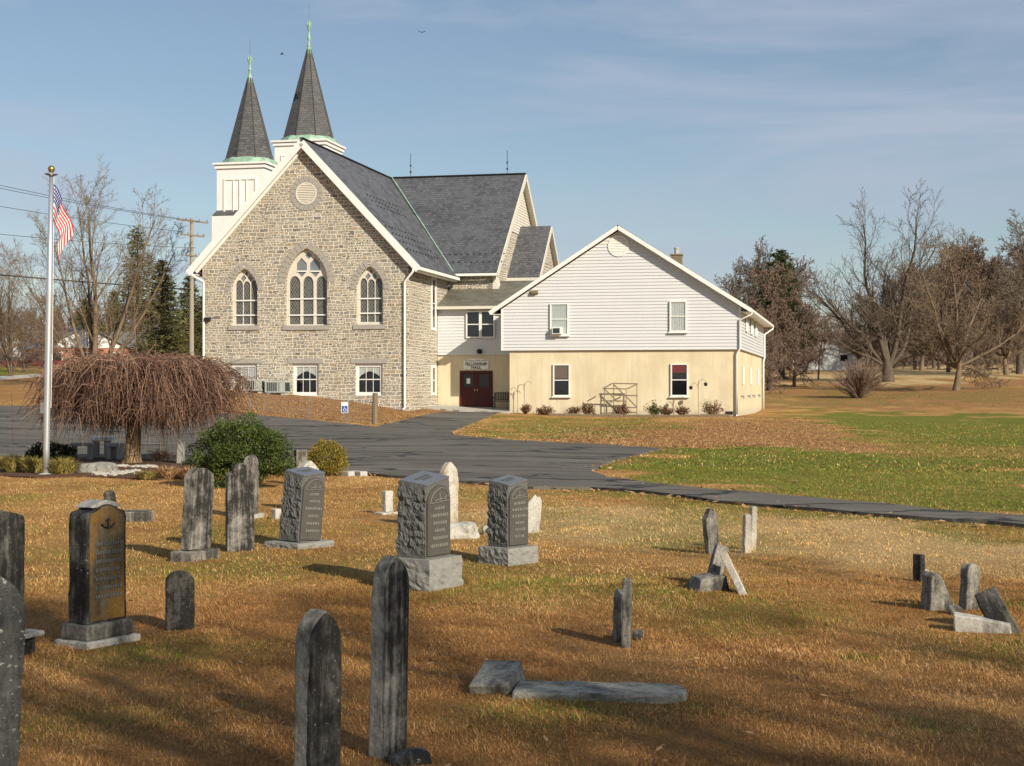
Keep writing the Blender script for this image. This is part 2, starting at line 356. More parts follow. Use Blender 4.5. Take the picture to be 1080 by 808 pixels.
M['yew'] = leafy('yew_leaves', [(.018,.032,.008),(.05,.075,.015),(.12,.15,.03)], .5, 3); M['boxwood'] = leafy('golden_leaves', [(.10,.085,.012),(.21,.17,.025),(.34,.24,.04)], .5, 3)
M['rose'] = leafy('rose_leaves', [(.09,.03,.025),(.16,.075,.04),(.17,.15,.05)], .7, 4); M['juniper'] = leafy('dark_leaves', [(.012,.018,.010),(.035,.045,.018),(.07,.075,.03)], .6, 3)
M['tuft'] = leafy('yellow_blades', [(.09,.08,.02),(.24,.19,.045),(.42,.33,.11)], .7, 4); M['litter'] = leafy('dead_leaves', [(.16,.075,.032),(.36,.19,.08),(.54,.36,.19)], .8, 3)
M['brick'] = slate(0, (.34,.13,.07), 'orange_brick', .22, .08, .25); M['housewhite'] = white_paint('house_siding', (.60,.61,.60), .3); M['roofgrey'] = plain('far_roof', (.16,.15,.14), .8, .3, 3)

# ------------------------------------------------------------------ ground, grass and road
def inpoly(x, y, P):
    c = np.zeros(x.shape, bool); n = len(P); j = n-1
    for i in range(n):
        xi, yi = P[i]; xj, yj = P[j]
        c ^= ((yi > y) != (yj > y)) & (x < (xj-xi)*(y-yi)/(yj-yi+1e-12)+xi); j = i
    return c
def world(poly): return [tuple(G(a, b).xy) for a, b in poly]
GREEN = [(world(p), s) for p, s in [
    ([(640,484),(700,476),(860,471),(940,482),(1150,488),(1150,546),(900,528),(700,507),(632,501)], .95),
    ([(815,430),(900,434),(1150,440),(1150,476),(1000,468),(940,462),(880,450)], 1.0),
    ([(905,462),(960,455),(1200,465),(1200,495),(930,490)], .62), ([(492,456),(525,441),(680,443),(690,452),(560,463)], .62),
    ([(560,516),(700,523),(900,547),(1080,560),(1080,566),(900,556),(660,530)], .62), ([(380,521),(560,520),(560,534),(400,540)], .42),
    ([(-60,389),(50,388),(50,397),(-60,401)], 1.0), ([(660,412),(1150,412),(1150,424),(830,424)], .35)]]
LEAFZ = [(world(p), s) for p, s in [
    ([(590,450),(800,443),(850,440),(935,478),(860,472),(700,475),(560,464)], 1.0), ([(200,412),(420,424),(470,436),(400,450),(262,437),(180,440)], .9),
    ([(800,408),(1150,400),(1150,432),(830,428)], .8), ([(-60,403),(60,400),(60,428),(-60,430)], .6)]]
PALE = [(world(p), s) for p, s in [([(430,545),(700,535),(1150,572),(1150,612),(800,600),(560,580)], .8), ([(780,405),(900,386),(1300,378),(1300,400),(950,405)], 1.0),
    ([(560,530),(900,552),(1100,570),(1100,600),(700,560)], .5)]]
SPOT = [(px, py, r, s) for px, py, r, s in [(60,585,.7,.45),(240,600,1.1,.5),(560,618,1.0,.6),(500,625,.5,.4),(640,622,.9,.5),(690,626,.5,.6),(780,643,.6,.6),(180,688,.45,.6),(140,690,.35,.45),(95,765,.3,.4),
        (600,745,.35,.7),(545,755,.25,.6),(690,745,.2,.5),(800,650,.3,.4),(910,695,.12,.6),(960,760,.12,.7),(985,768,.1,.7),(1060,640,.4,.5),(480,560,.8,.5),(545,600,.5,.6),(30,560,.5,.3)]]
SPOTW = [(G(a, b), r, s) for a, b, r, s in SPOT]
def zones(x, y):
    d = np.maximum(np.hypot(x, y), 4)
    jx = (fbm(x*.55, y*.55, 5, 3)-.5)*d*.13; jy = (fbm(x*.55, y*.35, 5, 9)-.5)*d*.34
    X = x+jx; Y = y+jy; out = []
    for zs in (GREEN, LEAFZ, PALE):
        a = np.zeros(x.shape)
        for P, s in zs: a = np.maximum(a, inpoly(X, Y, P)*s)
        out.append(a)
    for p, r, s in SPOTW:
        q = np.exp(-(((x-p.x)/(r*1.3))**2+((y-p.y)/(r*1.1))**2)); out[0] = np.maximum(out[0], np.clip(q*1.5*fbm(x*5, y*5, 3, 5), 0, 1)*s*1.3)
    out[0] = np.maximum(out[0], np.clip((fbm(x*.45, y*.3, 4, 21)-.57)*4, 0, .5)*(y < 26))
    return out
def axis(lo, hi, c0, c1, step, g=1.12):
    a = list(np.arange(c0, c1+1e-6, step)); s = step; v = c1
    while v < hi: s *= g; v += s; a.append(v)
    s = step; v = c0; b = []
    while v > lo: s *= g; v -= s; b.append(v)
    return np.array(b[::-1]+a)
xs = axis(-3200, 3200, -32, 40, .55); ys = axis(-300, 3600, 3, 100, .55)
GX, GY = np.meshgrid(xs, ys); GZ = H(GX, GY)
GZ = GZ+(fbm(GX*.7, GY*.7, 3, 2)-.5)*.05*(GY < 60)
NX, NY = len(xs), len(ys)
v = np.stack([GX.ravel(), GY.ravel(), GZ.ravel()], 1)
i = (np.arange(NY-1)[:,None]*NX+np.arange(NX-1)[None]).ravel()
f = np.stack([i, i+1, i+1+NX, i+NX], 1)
def fast_mesh(name, v, f, mat, cols=None):
    me = bpy.data.meshes.new(name); me.vertices.add(len(v)); me.vertices.foreach_set('co', v.astype(np.float32).ravel())
    k = f.shape[1]; me.loops.add(f.size); me.loops.foreach_set('vertex_index', f.astype(np.int32).ravel())
    me.polygons.add(len(f)); me.polygons.foreach_set('loop_start', (np.arange(len(f))*k).astype(np.int32)); me.update(calc_edges=True)
    if cols is not None:
        ca = me.color_attributes.new('zone', 'FLOAT_COLOR', 'POINT'); c4 = np.ones((len(v),4), np.float32); c4[:,:3] = cols; ca.data.foreach_set('color', c4.ravel())
    me.materials.append(mat); o = bpy.data.objects.new(name, me); COL.objects.link(o); return o
def ground_mat():
    t = NT('turf'); a = t.n('ShaderNodeVertexColor'); a.layer_name = 'zone'; c = t.n('ShaderNodeSeparateColor'); t.l(a.outputs[0], c.inputs[0])
    p = t.map()
    n1 = t.noise(t.map((1,.55,1)), .55, 6, .65); n2 = t.noise(p, 9, 6, .75); n3 = t.noise(t.map((1,.6,1)), 45, 4, .8)
    base = t.ramp(n1, [(.3,(.34,.18,.062)),(.5,(.50,.28,.095)),(.7,(.62,.395,.155))])
    pale = t.ramp(n1, [(.3,(.50,.34,.14)),(.7,(.76,.56,.29))]); base = t.mix(c.outputs[2], base, pale)
    lf = t.ramp(n2, [(.3,(.20,.095,.038)),(.5,(.38,.20,.080)),(.7,(.60,.38,.19))]); base = t.mix(c.outputs[1], base, lf)
    g = t.ramp(t.noise(p, 2.2, 5, .7), [(.3,(.10,.15,.018)),(.6,(.18,.23,.03)),(.8,(.36,.32,.08))])
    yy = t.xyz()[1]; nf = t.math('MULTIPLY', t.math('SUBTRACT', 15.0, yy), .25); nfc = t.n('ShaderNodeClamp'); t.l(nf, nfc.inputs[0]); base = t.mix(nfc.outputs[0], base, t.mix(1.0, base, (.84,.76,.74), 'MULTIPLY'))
    gm = t.math('MULTIPLY', c.outputs[0], t.ramp(n2, [(.35,.45),(.55,1.0)])); base = t.mix(gm, base, g)
    base = t.mix(.75, base, t.ramp(n3, [(.3,.42),(.5,.85),(.75,1.3)]), 'MULTIPLY'); base = t.mix(.5, base, t.ramp(n2, [(.3,.6),(.7,1.15)]), 'MULTIPLY')
    t.col(base); t.b.inputs['Roughness'].default_value = 1; t.b.inputs['Specular IOR Level'].default_value = .1
    t.bump(t.math('ADD', n2, n3), .9, .05); return t.m
z3 = zones(GX.ravel(), GY.ravel())
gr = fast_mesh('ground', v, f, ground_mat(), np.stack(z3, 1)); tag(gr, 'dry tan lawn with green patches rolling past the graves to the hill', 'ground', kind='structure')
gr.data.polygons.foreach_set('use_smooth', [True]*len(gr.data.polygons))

road_px = [(-60,479),(-60,430),(0,429),(120,433),(262,438),(330,444),(397,451.5),(425,444),(450,437.5),(470,435),(527,435.5),(515,440),(497,447),(473,457),(480,460),(545,466),(640,470.5),(696,475),
           (640,489),(624,500),(640,506),(760,520),(900,532),(1080,548),(1170,557),(1170,566),(1080,557),(900,543),(760,530),(680,521),(620,517),(560,515.5),(480,510),(380,501),(300,497),(150,487)]
RW = world(road_px)
def densify(P, step):
    out = []
    for k in range(len(P)):
        a = Vector(P[k]); b = Vector(P[(k+1) % len(P)]); n = max(1, int((b-a).length/step))
        for j in range(n): q = a.lerp(b, j/n); out.append((q.x+random.uniform(-.05,.05), q.y+random.uniform(-.09,.09)))
    return out
def sheet(name, P, lift, mat, step=.5, grid=1.0):
    B = densify(P, step); xs_ = np.arange(min(p[0] for p in B), max(p[0] for p in B), grid); ys_ = np.arange(min(p[1] for p in B), max(p[1] for p in B), grid)
    gx, gy = np.meshgrid(xs_, ys_); gx = gx.ravel()+.013; gy = gy.ravel()+.017; k = inpoly(gx, gy, B)
    pts = [Vector(p) for p in B]+[Vector((a,b)) for a, b in zip(gx[k], gy[k])]; n = len(B)
    r = delaunay_2d_cdt(pts, [(i,(i+1) % n) for i in range(n)], [list(range(n))], 1, 1e-4)
    vx = np.array([tuple(p) for p in r[0]]); z = H(vx[:,0], vx[:,1])+(fbm(vx[:,0]*.7, vx[:,1]*.7, 3, 2)-.5)*.05*(vx[:,1] < 60)+lift
    me = bpy.data.meshes.new(name); me.from_pydata(np.c_[vx, z].tolist(), [], [tuple(f) for f in r[2]]); me.materials.append(mat)
    bm = bmesh.new(); bm.from_mesh(me)
    for fc in bm.faces:
        if fc.normal.z < 0: fc.normal_flip()
    bd = [e for e in bm.edges if e.is_boundary]; ex = bmesh.ops.extrude_edge_only(bm, edges=bd)
    for vv in ex['geom']:
        if isinstance(vv, bmesh.types.BMVert): vv.co.z -= lift+.06
    bm.to_mesh(me); bm.free()
    o = bpy.data.objects.new(name, me); COL.objects.link(o); return o
tag(sheet('road', RW, .045, M['asphalt']), 'dark cracked asphalt drive and parking apron below the church', 'road', kind='structure')
WALKW = [tuple(W(u, vv).xy) for u, vv in [(-23.0,80.9),(-18.2,79.6),(-18.1,83.36),(-23.05,83.36)]]
tag(sheet('concrete_path', WALKW, .085, M['concrete'], .4), 'pale concrete step in front of the maroon doors', 'path', kind='structure')
tag(sheet('sidewalk', world([(-60,405),(50,397),(50,394.5),(-60,401)]), .05, M['concrete'], 1, 2), 'pale sidewalk crossing the far lawn', 'path', kind='structure')

def blades(n, y0, y1, hh, ww, name, power=1.0):
    u = NR.random(n*2); y = (y0**power+(y1**power-y0**power)*u)**(1/power); x = (NR.random(n*2)*2-1)*(.37*y+1.0)
    k = ~inpoly(x, y, RW); x = x[k][:n]; y = y[k][:n]; n = len(x)
    z = H(x, y)+(fbm(x*.7, y*.7, 3, 2)-.5)*.05*(y < 60)-.004
    gzn = zones(x, y); d = fbm(x*2.3, y*2.3, 3, 7); rnd = NR.random(n)
    sc = (.55+.9*d)*(1+.35*gzn[0]); cl = np.clip((fbm(x*7, y*7, 2, 33)-.52)*5, 0, 1); h = hh*(.45+NR.random(n)*.9)*sc*(1+1.1*cl); az = NR.random(n)*2*np.pi; ln = .45+NR.random(n)**.7*1.05
    w = ww*(.6+.8*NR.random(n)); dx = np.cos(az); dy = np.sin(az); px = -dy; py = dx
    tipx = x+dx*h*np.sin(ln); tipy = y+dy*h*np.sin(ln); tipz = z+h*np.cos(ln)*.9+.006
    V = np.stack([np.stack([x-px*w, y-py*w, z], 1), np.stack([x+px*w, y+py*w, z], 1), np.stack([tipx, tipy, tipz], 1)], 1).reshape(-1, 3)
    base = np.array([[.22,.105,.034],[.45,.245,.078],[.66,.40,.145],[.86,.63,.31]])
    q = np.clip(rnd*.7+.55*(fbm(x*.6, y*.4, 4, 12)-.2), 0, .999)*3; i0 = q.astype(int); fr = (q-i0)[:,None]
    c = base[i0]*(1-fr)+base[np.minimum(i0+1,3)]*fr
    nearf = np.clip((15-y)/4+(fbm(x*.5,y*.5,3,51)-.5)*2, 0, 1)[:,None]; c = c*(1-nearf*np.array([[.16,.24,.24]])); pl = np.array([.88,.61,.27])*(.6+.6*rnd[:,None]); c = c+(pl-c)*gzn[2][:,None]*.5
    gc = np.array([.15,.215,.022])*(.55+.9*NR.random(n)[:,None]); isg = (NR.random(n) < gzn[0]*(.35+.75*fbm(x*.35,y*.2,4,61)))[:,None]; c = np.where(isg, gc, c)
    dk = np.clip((fbm(x*3.1, y*2.2, 4, 44)-.50)*4, 0, 1)[:,None]; c = c*(1-.42*dk*np.array([[.8,1,1.05]])); C = np.repeat(c, 3, 0); t = NT(name+'_mat'); a = t.n('ShaderNodeVertexColor'); a.layer_name = 'zone'; t.col(a.outputs[0]); t.b.inputs['Roughness'].default_value = .75; t.b.inputs['Specular IOR Level'].default_value = .15
    return fast_mesh(name, V, np.arange(n*3).reshape(-1, 3), t.m, C)
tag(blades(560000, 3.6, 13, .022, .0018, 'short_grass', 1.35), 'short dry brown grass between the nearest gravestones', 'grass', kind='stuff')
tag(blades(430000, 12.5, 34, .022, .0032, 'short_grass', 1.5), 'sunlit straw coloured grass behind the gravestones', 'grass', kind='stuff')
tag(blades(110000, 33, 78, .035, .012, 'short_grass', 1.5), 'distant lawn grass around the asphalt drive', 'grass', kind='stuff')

def leaf_scatter(name, spots, label):
    mb = MB()
    for x, y, s in spots:
        z = hz(x, y)+.012; a = random.random()*6.28; tl = random.uniform(-.5,.5); c = Vector((x, y, z+s*.3))
        dx = Vector((math.cos(a), math.sin(a), tl))*s; dy = Vector((-math.sin(a), math.cos(a), random.uniform(-.4,.4)))*s*.6
        mb.face([c-dx, c-dy*.9-dx*.1, c+dx, c+dy]); 
    o = mb.build(name, M['litter'], recalc=False); tag(o, label, 'leaves', kind='stuff')
sp = []
for k in range(420):
    y = random.uniform(4.5, 26); x = random.uniform(-1,1)*.36*y; sp.append((x, y, random.uniform(.012,.028)))
for k in range(12000):
    P_, s_ = random.choice(LEAFZ[:3]); xs0 = [p[0] for p in P_]; ys0 = [p[1] for p in P_]
    x = random.uniform(min(xs0), max(xs0)); y = random.uniform(min(ys0), max(ys0))
    if inpoly(np.array([x]), np.array([y]), P_)[0] and y < 120: sp.append((x, y, random.uniform(.03,.065)))
for k in range(700):                                     # along the edges of the drive
    j = random.choice([4,5,12,13,14,15,16,17,18,19,20,26,27,28,29,30,31,32]); a = Vector(RW[j]); b = Vector(RW[j+1]); q = a.lerp(b, random.random())
    sp.append((q.x+random.gauss(0,.25), q.y+random.gauss(0,.4), random.uniform(.03,.07)))
leaf_scatter('fallen_leaves', sp, 'dry fallen leaves scattered over lawn and bank')

# ------------------------------------------------------------------ building helpers
def front(v0): return lambda a, b, c: (a, v0+c, b)
def side(u0): return lambda a, b, c: (u0-c, a, b)
def siding(mb, m, z0, z1, lf, rf, ex=.17, out=.036):
    z = z0
    while z < z1-.01:
        zt = min(z+ex, z1); a0, a1, b0, b1 = lf(z), rf(z), lf(zt), rf(zt)
        if a1-a0 < .05: break
        if b1-b0 < .01: b0 = b1 = (b0+b1)/2
        mb.face([m(a0,z,-out), m(a1,z,-out), m(b1,zt,-.004), m(b0,zt,-.004)]); mb.face([m(a0,z,-out), m(a1,z,-out), m(a1,z,.0), m(a0,z,.0)])
        z = zt
def arch_pts(cx, zb, w, zs, za, n=9, bottom=True):
    Hh = za-zs; c = (Hh*Hh-w*w/4)/w; r = c+w/2; th = math.atan2(Hh, c); L = []
    for i in range(n+1): a = math.pi-th*i/n; L.append((cx+c+r*math.cos(a), zs+r*math.sin(a)))
    Rr = [(2*cx-x, z) for x, z in reversed(L[:-1])]
    return ([(cx-w/2, zb)] if bottom else [])+L+Rr+([(cx+w/2, zb)] if bottom else [])
def voussoirs(mb, m, cx, w, zs, za, dep, nb, jamb=0):
    Hh = za-zs; c = (Hh*Hh-w*w/4)/w; r = c+w/2; th = math.atan2(Hh, c)
    for sgn in (1,-1):
        for i in range(nb):
            a0 = math.pi-th*(i+.06)/nb; a1 = math.pi-th*(i+.90)/nb; P = []
            for rr, a in ((r+.03,a0),(r+dep,a0),(r+dep,(a0+a1)/2),(r+dep,a1),(r+.03,a1),(r+.03,(a0+a1)/2)):
                x = cx+c+rr*math.cos(a); P.append((cx+sgn*(x-cx), zs+rr*math.sin(a)))
            if sgn*(P[2][0]-cx) > -.02: P = [(min(p[0],cx-.012) if sgn > 0 else max(p[0],cx+.012), p[1]) for p in P]
            mb.prism(m, P, -.025, .02)
def window(parent, off, m, a0, a1, b0, b1, o=-.05, fw=.07, mid=True, curtain=None, cz=.5, grid=0, sill=True, deep=.02, backing=True, fmat='white'):
    fr = MB(); d0, d1 = o, o+.075
    for q in ((a0,a0+fw,b0,b1),(a1-fw,a1,b0,b1),(a0+fw,a1-fw,b1-fw,b1),(a0+fw,a1-fw,b0,b0+fw)): fr.mbox(m, *q, d0, d1)
    mz = (b0+b1)/2
    if mid: fr.mbox(m, a0+fw, a1-fw, mz-.025, mz+.025, d0+.012, d1)
    if grid:
        for k in range(1, grid): x = a0+fw+(a1-a0-2*fw)*k/grid; fr.mbox(m, x-.011, x+.011, b0+fw, b1-fw, d0+.022, d1-.01)
    fo = fr.build('window', M[fmat], parent, off)
    if sill: MB().mbox(m, a0-.06, a1+.06, b0-.07, b0-.002, d0-.05, d1).build('sill', M[fmat], fo)if False else MB().mbox(m, a0-.06, a1+.06, b0-.07, b0-.002, d0-.05, d1).build('sill', M[fmat], fo, off)
    g = MB(); g.mbox(m, a0+fw*.6, a1-fw*.6, b0+fw*.6, b1-fw*.6, d0+.035, d0+.041); g.build('pane', M['glass'], fo, off)
    if backing: MB().mbox(m, a0+.01, a1-.01, b0+.01, b1-.01, d1+deep+.03, d1+deep+.035).build('dark_room', M['dark'], fo, off)
    if curtain:
        c = MB(); n = 16; zt = b1-fw; zb = b0+(b1-b0)*cz
        for i in range(n):
            x0 = a0+fw+(a1-a0-2*fw)*i/n; x1 = a0+fw+(a1-a0-2*fw)*(i+1)/n; e0 = .012*(i % 2); e1 = .012*((i+1) % 2); y = d0+.052
            if curtain == 'swag': h0 = zb+(b1-b0)*.22*(1-abs(i/n*2-1))**.6; h1 = zb+(b1-b0)*.22*(1-abs((i+1)/n*2-1))**.6
            else: h0 = h1 = zb
            c.face([m(x0,h0,y+e0), m(x1,h1,y+e1), m(x1,zt,y+e1), m(x0,zt,y+e0)])
        c.build('curtain', M[{'red':'redcloth','tan':'tancloth'}.get(curtain,'curtain')], fo, off, recalc=False)
    return fo
def text_mesh(txt, size, depth=.004, sx=1.0):
    cu = bpy.data.curves.new('t', 'FONT'); cu.body = txt; cu.size = size; cu.extrude = depth; cu.offset = .006; cu.align_x = 'CENTER'; cu.resolution_u = 2
    o = bpy.data.objects.new('t', cu); COL.objects.link(o); bpy.context.view_layer.update()
    me = bpy.data.meshes.new_from_object(o.evaluated_get(bpy.context.evaluated_depsgraph_get())); bpy.data.objects.remove(o)
    V = [(p.co.x*sx, p.co.y, p.co.z) for p in me.vertices]; Fc = [tuple(p.vertices) for p in me.polygons]; return V, Fc

# ------------------------------------------------------------------ stone church
VN = 77.7; UL, UR, UC = -34.76, -23.1, -28.93; ZR = 15.0; ZE = 8.45; ZB = -1.2
co = (UC, VN, 1.0)
church = empty('stone_church', W(*co), -A, 'grey fieldstone church with slate roofs and twin white-based steeples', 'church')
def cb(mb, name, mat, parent=None, **k): return mb.build(name, M[mat] if isinstance(mat, str) else mat, parent or church, co, **k)
mf = front(VN)
def zr(u): return ZR-.25-(abs(u-UC))*(ZR-ZE)/6.15
def FP(pts): return [F(a, b, VN) for a, b in pts]
cwin = dict(); W3 = []
for x0, x1, ytop, ybot, yspr in ((243.6,271.4,283.5,343.5,307),(301,345,262,343.5,298),(375.5,404,281,342.5,305)):
    u0, zb = F(x0, ybot, VN); u1, _ = F(x1, ybot, VN); _, za = F((x0+x1)/2, ytop, VN); _, zs = F((x0+x1)/2, yspr, VN)
    W3.append(((u0+u1)/2, zb, u1-u0, zs, za))
rects = []
for x0, x1, y0, y1 in ((243.2,271,383.5,418),(308.5,336,383.5,417),(374.5,403.5,383.5,417)):
    u0, z1 = F(x0, y0, VN); u1, z0 = F(x1, y1, VN); rects.append((u0, u1, z0, z1))
holes = [arch_pts(*w) for w in W3]+[[(a,c),(a,d),(b,d),(b,c)] for a, b, c, d in rects]
body = MB()
body.prism(mf, [(UL,ZB),(UL,zr(UL)-.1),(UC,zr(UC)-.1),(UR,zr(UR)-.1),(UR,ZB)], 0, .55, holes)
VT0, VT1, VR = 85.6, 100.8, 93.2; UT = -20.5; UTL = -37.2
body.box((UR-.55, VN+.55, ZB), (UR, VT0, zr(UR)-.1)); body.box((UL, VN+.55, ZB), (UL+.55, VT0, zr(UL)-.1))
cb(body, 'stone_wall', 'stone')
tw = MB()
gz = lambda v: ZR-.3-abs(v-VR)*(ZR-ZE)/7.6
for uu, s in ((UT,1),(UTL,-1)):
    tw.prism(side(uu) if s > 0 else (lambda a,b,c: (UTL+c, a, b)), [(VT0+.3,ZB),(VT0+.3,gz(VT0+.3)),(VR,gz(VR)),(VT1-.3,gz(VT1-.3)),(VT1-.3,ZB)], 0, .5)
tw.box((UTL+.5, VT0+.3, ZB), (UT-.5, VT0+.8, ZE-.3)); tw.box((UTL+.5, VT1-.8, ZB), (UT-.5, VT1-.3, ZE-.3))
cb(tw, 'transept_wall', 'stone')
MB.sl = None
rn = MB(); se = 6.15+.32; ze2 = ZR-se*(ZR-ZE)/6.15
rn.slab([(UC,VN-.38,ZR),(UC+se,VN-.38,ze2),(UC+se,VT0+1.2,ze2),(UC,VR+.2,ZR)], .12)
rn.slab([(UC,VN-.38,ZR),(UC-se,VN-.38,ze2),(UC-se,VT0+1.2,ze2),(UC,VR+.2,ZR)], .12)
nave_roof = cb(rn, 'nave_roof', 'slate_v')
rt = MB(); st_ = 7.6+.15; zt2 = ZR-st_*(ZR-ZE)/7.6
rt.slab([(UTL-.35,VR,ZR),(UT+.38,VR,ZR),(UT+.38,VR-st_,zt2),(UTL-.35,VR-st_,zt2)], .12)
rt.slab([(UTL-.35,VR,ZR),(UT+.38,VR,ZR),(UT+.38,VR+st_,zt2),(UTL-.35,VR+st_,zt2)], .12)
trans_roof = cb(rt, 'transept_roof', 'slate_u')
# rake boards, soffits, ridge caps, valleys
for s in (1,-1):
    e = (UC+s*(se+.02), VN-.40, ze2-.22); a = (UC, VN-.40, ZR-.24)
    rk = MB(); rk.beam(a, e, .07, .36, (0,0,1)); rk.beam((UC,VN-.2,ZR-.2),(UC+s*se,VN-.2,ze2-.18), .40, .05); rk.beam((UC,VN-.06,ZR-.42),(UC+s*(se-.3),VN-.06,ze2-.12), .09, .22)
    cb(rk, 'rake_board', 'white')
    gt = MB(); gt.box((UC+s*(se+.06)-.07, VN-.42, ze2-.24), (UC+s*(se+.06)+.07, VT0-.15, ze2-.08)); gt.box((UC+s*(se-.35), VN-.2, ze2-.30), (UC+s*(se-.02), VT0-.15, ze2-.24)); cb(gt, 'gutter', 'white')
for s, ux, pts in ((1, UR, None), (-1, UL, None)):
    u = ux+s*.42-(0.05 if s > 0 else 0); zt_ = ze2-.2; w_ = ux-s*.18 if s > 0 else ux+.12
    zb_ = hz(*W(w_, VN-.1).xy)+.05
    ds = MB(); ds.tube([(u, VN-.40, zt_),(u, VN-.42, zt_-.12),(w_, VN-.12, zt_-.62 if s > 0 else zt_-.45),(w_, VN-.10, zt_-.9),(w_, VN-.10, zb_+.25),(w_+.04, VN-.12, zb_+.12),(w_, VN-.4, zb_)], .062, 8)
    cb(ds, 'downspout', 'white', smooth=True)
rc = MB(); rc.beam((UC,VN-.38,ZR+.02),(UC,VR,ZR+.02), .22, .05); rc.beam((UTL-.35,VR,ZR+.03),(UT+.38,VR,ZR+.03), .24, .06)
cb(rc, 'ridge_cap', 'black')
vl = MB(); vv_ = Vector((UC+se-.05, VT0-.05, ze2+.08)); vl.beam((UC+.15,VR-.15,ZR+.06), vv_+Vector((-.25,0,.22)), .06, .06); cb(vl, 'valley_flashing', 'copper')
for s in (-1,1):
    a = (UT+.40, VR, ZR-.18); e = (UT+.40, VR+s*(st_+.02), zt2-.18); rk = MB(); rk.beam(a, e, .06, .34); rk.beam((UT+.2,VR,ZR-.2),(UT+.2,VR+s*st_,zt2-.2), .4, .05); cb(rk, 'rake_board', 'cream')
tg = MB(); siding(tg, side(UT+.02), 11.2, ZR-.4, lambda z: VR-(ZR-.4-z)*7.6/(ZR-ZE), lambda z: VR+(ZR-.4-z)*7.6/(ZR-ZE)); cb(tg, 'gable_cladding', 'cream', recalc=False)
gt = MB().box((UR+.2, VR-st_-.12, zt2-.2),(UT+.4, VR-st_+.02, zt2-.06)); cb(gt, 'gutter', 'white')
# low wing beyond the transept
wu = -18.8; zw, ze_ = 11.74, 8.57; rw = MB(); vh = 3.35; ev = vh*1.08; ez = zw-ev*(zw-ze_)/vh
rw.slab([(UT-.2,VR,zw),(wu+.3,VR,zw),(wu+.3,VR-ev,ez),(UT-.2,VR-ev,ez)], .12); rw.slab([(UT-.2,VR,zw),(wu+.3,VR,zw),(wu+.3,VR+ev,ez),(UT-.2,VR+ev,ez)], .12)
cb(rw, 'vestry_roof', 'slate_u')
ww = MB(); ww.prism(side(wu), [(VR-vh+.1,ZB),(VR-vh+.1,ze_-.1),(VR,zw-.2),(VR+vh-.1,ze_-.1),(VR+vh-.1,ZB)], 0, .4); ww.box((UT,VR-vh+.1,ZB),(wu-.4,VR-vh+.5,ze_-.15)); ww.box((UT,VR+vh-.5,ZB),(wu-.4,VR+vh-.1,ze_-.15)); cb(ww, 'vestry_wall', 'stone')
for s in (-1,1):
    rk = MB(); rk.beam((wu+.32,VR,zw-.15),(wu+.32,VR+s*ev,ez-.15), .05, .28); rk.beam((wu+.15,VR,zw-.17),(wu+.15,VR+s*ev,ez-.17), .3, .05); cb(rk, 'rake_board', 'cream')
gt = MB().box((UT-.2,VR-ev-.12,ez-.22),(wu+.3,VR-ev+.02,ez-.04)); gt.box((UT,VR-ev+.03,ez-.5),(wu+.25,VR-vh+.1,ez-.2)); cb(gt, 'gutter', 'cream')
# snow guards on the slates
def guards(rows, vs, uslope=True):
    for du in rows:
        for v_ in vs:
            u_ = UC+du; z_ = ZR-du*(ZR-ZE)/6.15; cb(MB().box((u_-.04,v_-.02,z_-.02),(u_+.04,v_+.02,z_+.06)), 'snow_guard', 'black')
guards([5.6,5.2,4.8,4.4], [VN+.5+.6*i for i in range(11)]); guards([3.1,2.8,2.5], [VN+3.2+.6*i for i in range(10)])
for dv in (7.0, 6.4):
    for i in range(12):
        u_ = -24.0+.36*i; z_ = ZR-dv*(ZR-ZE)/7.6; cb(MB().box((u_-.035,VR-dv-.03,z_-.02),(u_+.035,VR-dv+.03,z_+.05)), 'snow_guard', 'black')
# gothic windows
def gothic(idx, lights, upper, bars, scale, ox, oy):
    cx, zb, w, zs, za = W3[idx]; dep = .22
    def T(p): return F(ox+p[0]/scale, oy+p[1]/scale, VN)
    out = arch_pts(cx, zb+.002, w-.004, zs, za-.002)
    def wide(l, fx, fy): mx_ = (min(p[0] for p in l)+max(p[0] for p in l))/2; my_ = (min(p[1] for p in l)+max(p[1] for p in l))/2; return [(mx_+(p[0]-mx_)*fx, my_+(p[1]-my_)*fy) for p in l]
    lights = [wide(l, 1.22, 1.02) for l in lights]; upper = [wide(l, 1.14, 1.05) for l in upper]
    tr = MB(); tr.prism(mf, out, dep, dep+.10, [[T(q) for q in l] for l in lights+upper])
    fo = cb(tr, 'gothic_window', 'cream')
    b = MB()
    for x0, x1, y in bars: u0, z = T((x0,y)); u1, _ = T((x1,y)); b.mbox(mf, u0, u1, z-.035, z+.035, dep-.03, dep-.002)
    b.build('glazing_bar', M['white'], fo, co)
    zmid = T((0, min(min(p[1] for p in l) for l in lights)))[1] if upper else za
    g = MB(); g.prism(mf, arch_pts(cx, zb+.01, w-.01, zs, za-.01), dep+.06, dep+.065); g.build('stained_pane', M['lead'], fo, co)
    for l in upper:
        P = [T(q) for q in l]; c0 = sum(p[0] for p in P)/len(P); c1 = sum(p[1] for p in P)/len(P); q = MB(); q.prism(mf, [(c0+(a-c0)*1.03, c1+(b_-c1)*1.03) for a, b_ in P], dep+.045, dep+.05); q.build('upper_pane', M['leadup'], fo, co)
    vs = MB(); voussoirs(vs, mf, cx, w, zs, za, .42 if idx == 1 else .34, 9 if idx == 1 else 7); cb(vs, 'arch_stones', 'arch')
    sl = MB().mbox(mf, cx-w/2-.14, cx+w/2+.14, zb-.24, zb-.004, -.07, .3); cb(sl, 'stone_sill', 'arch')
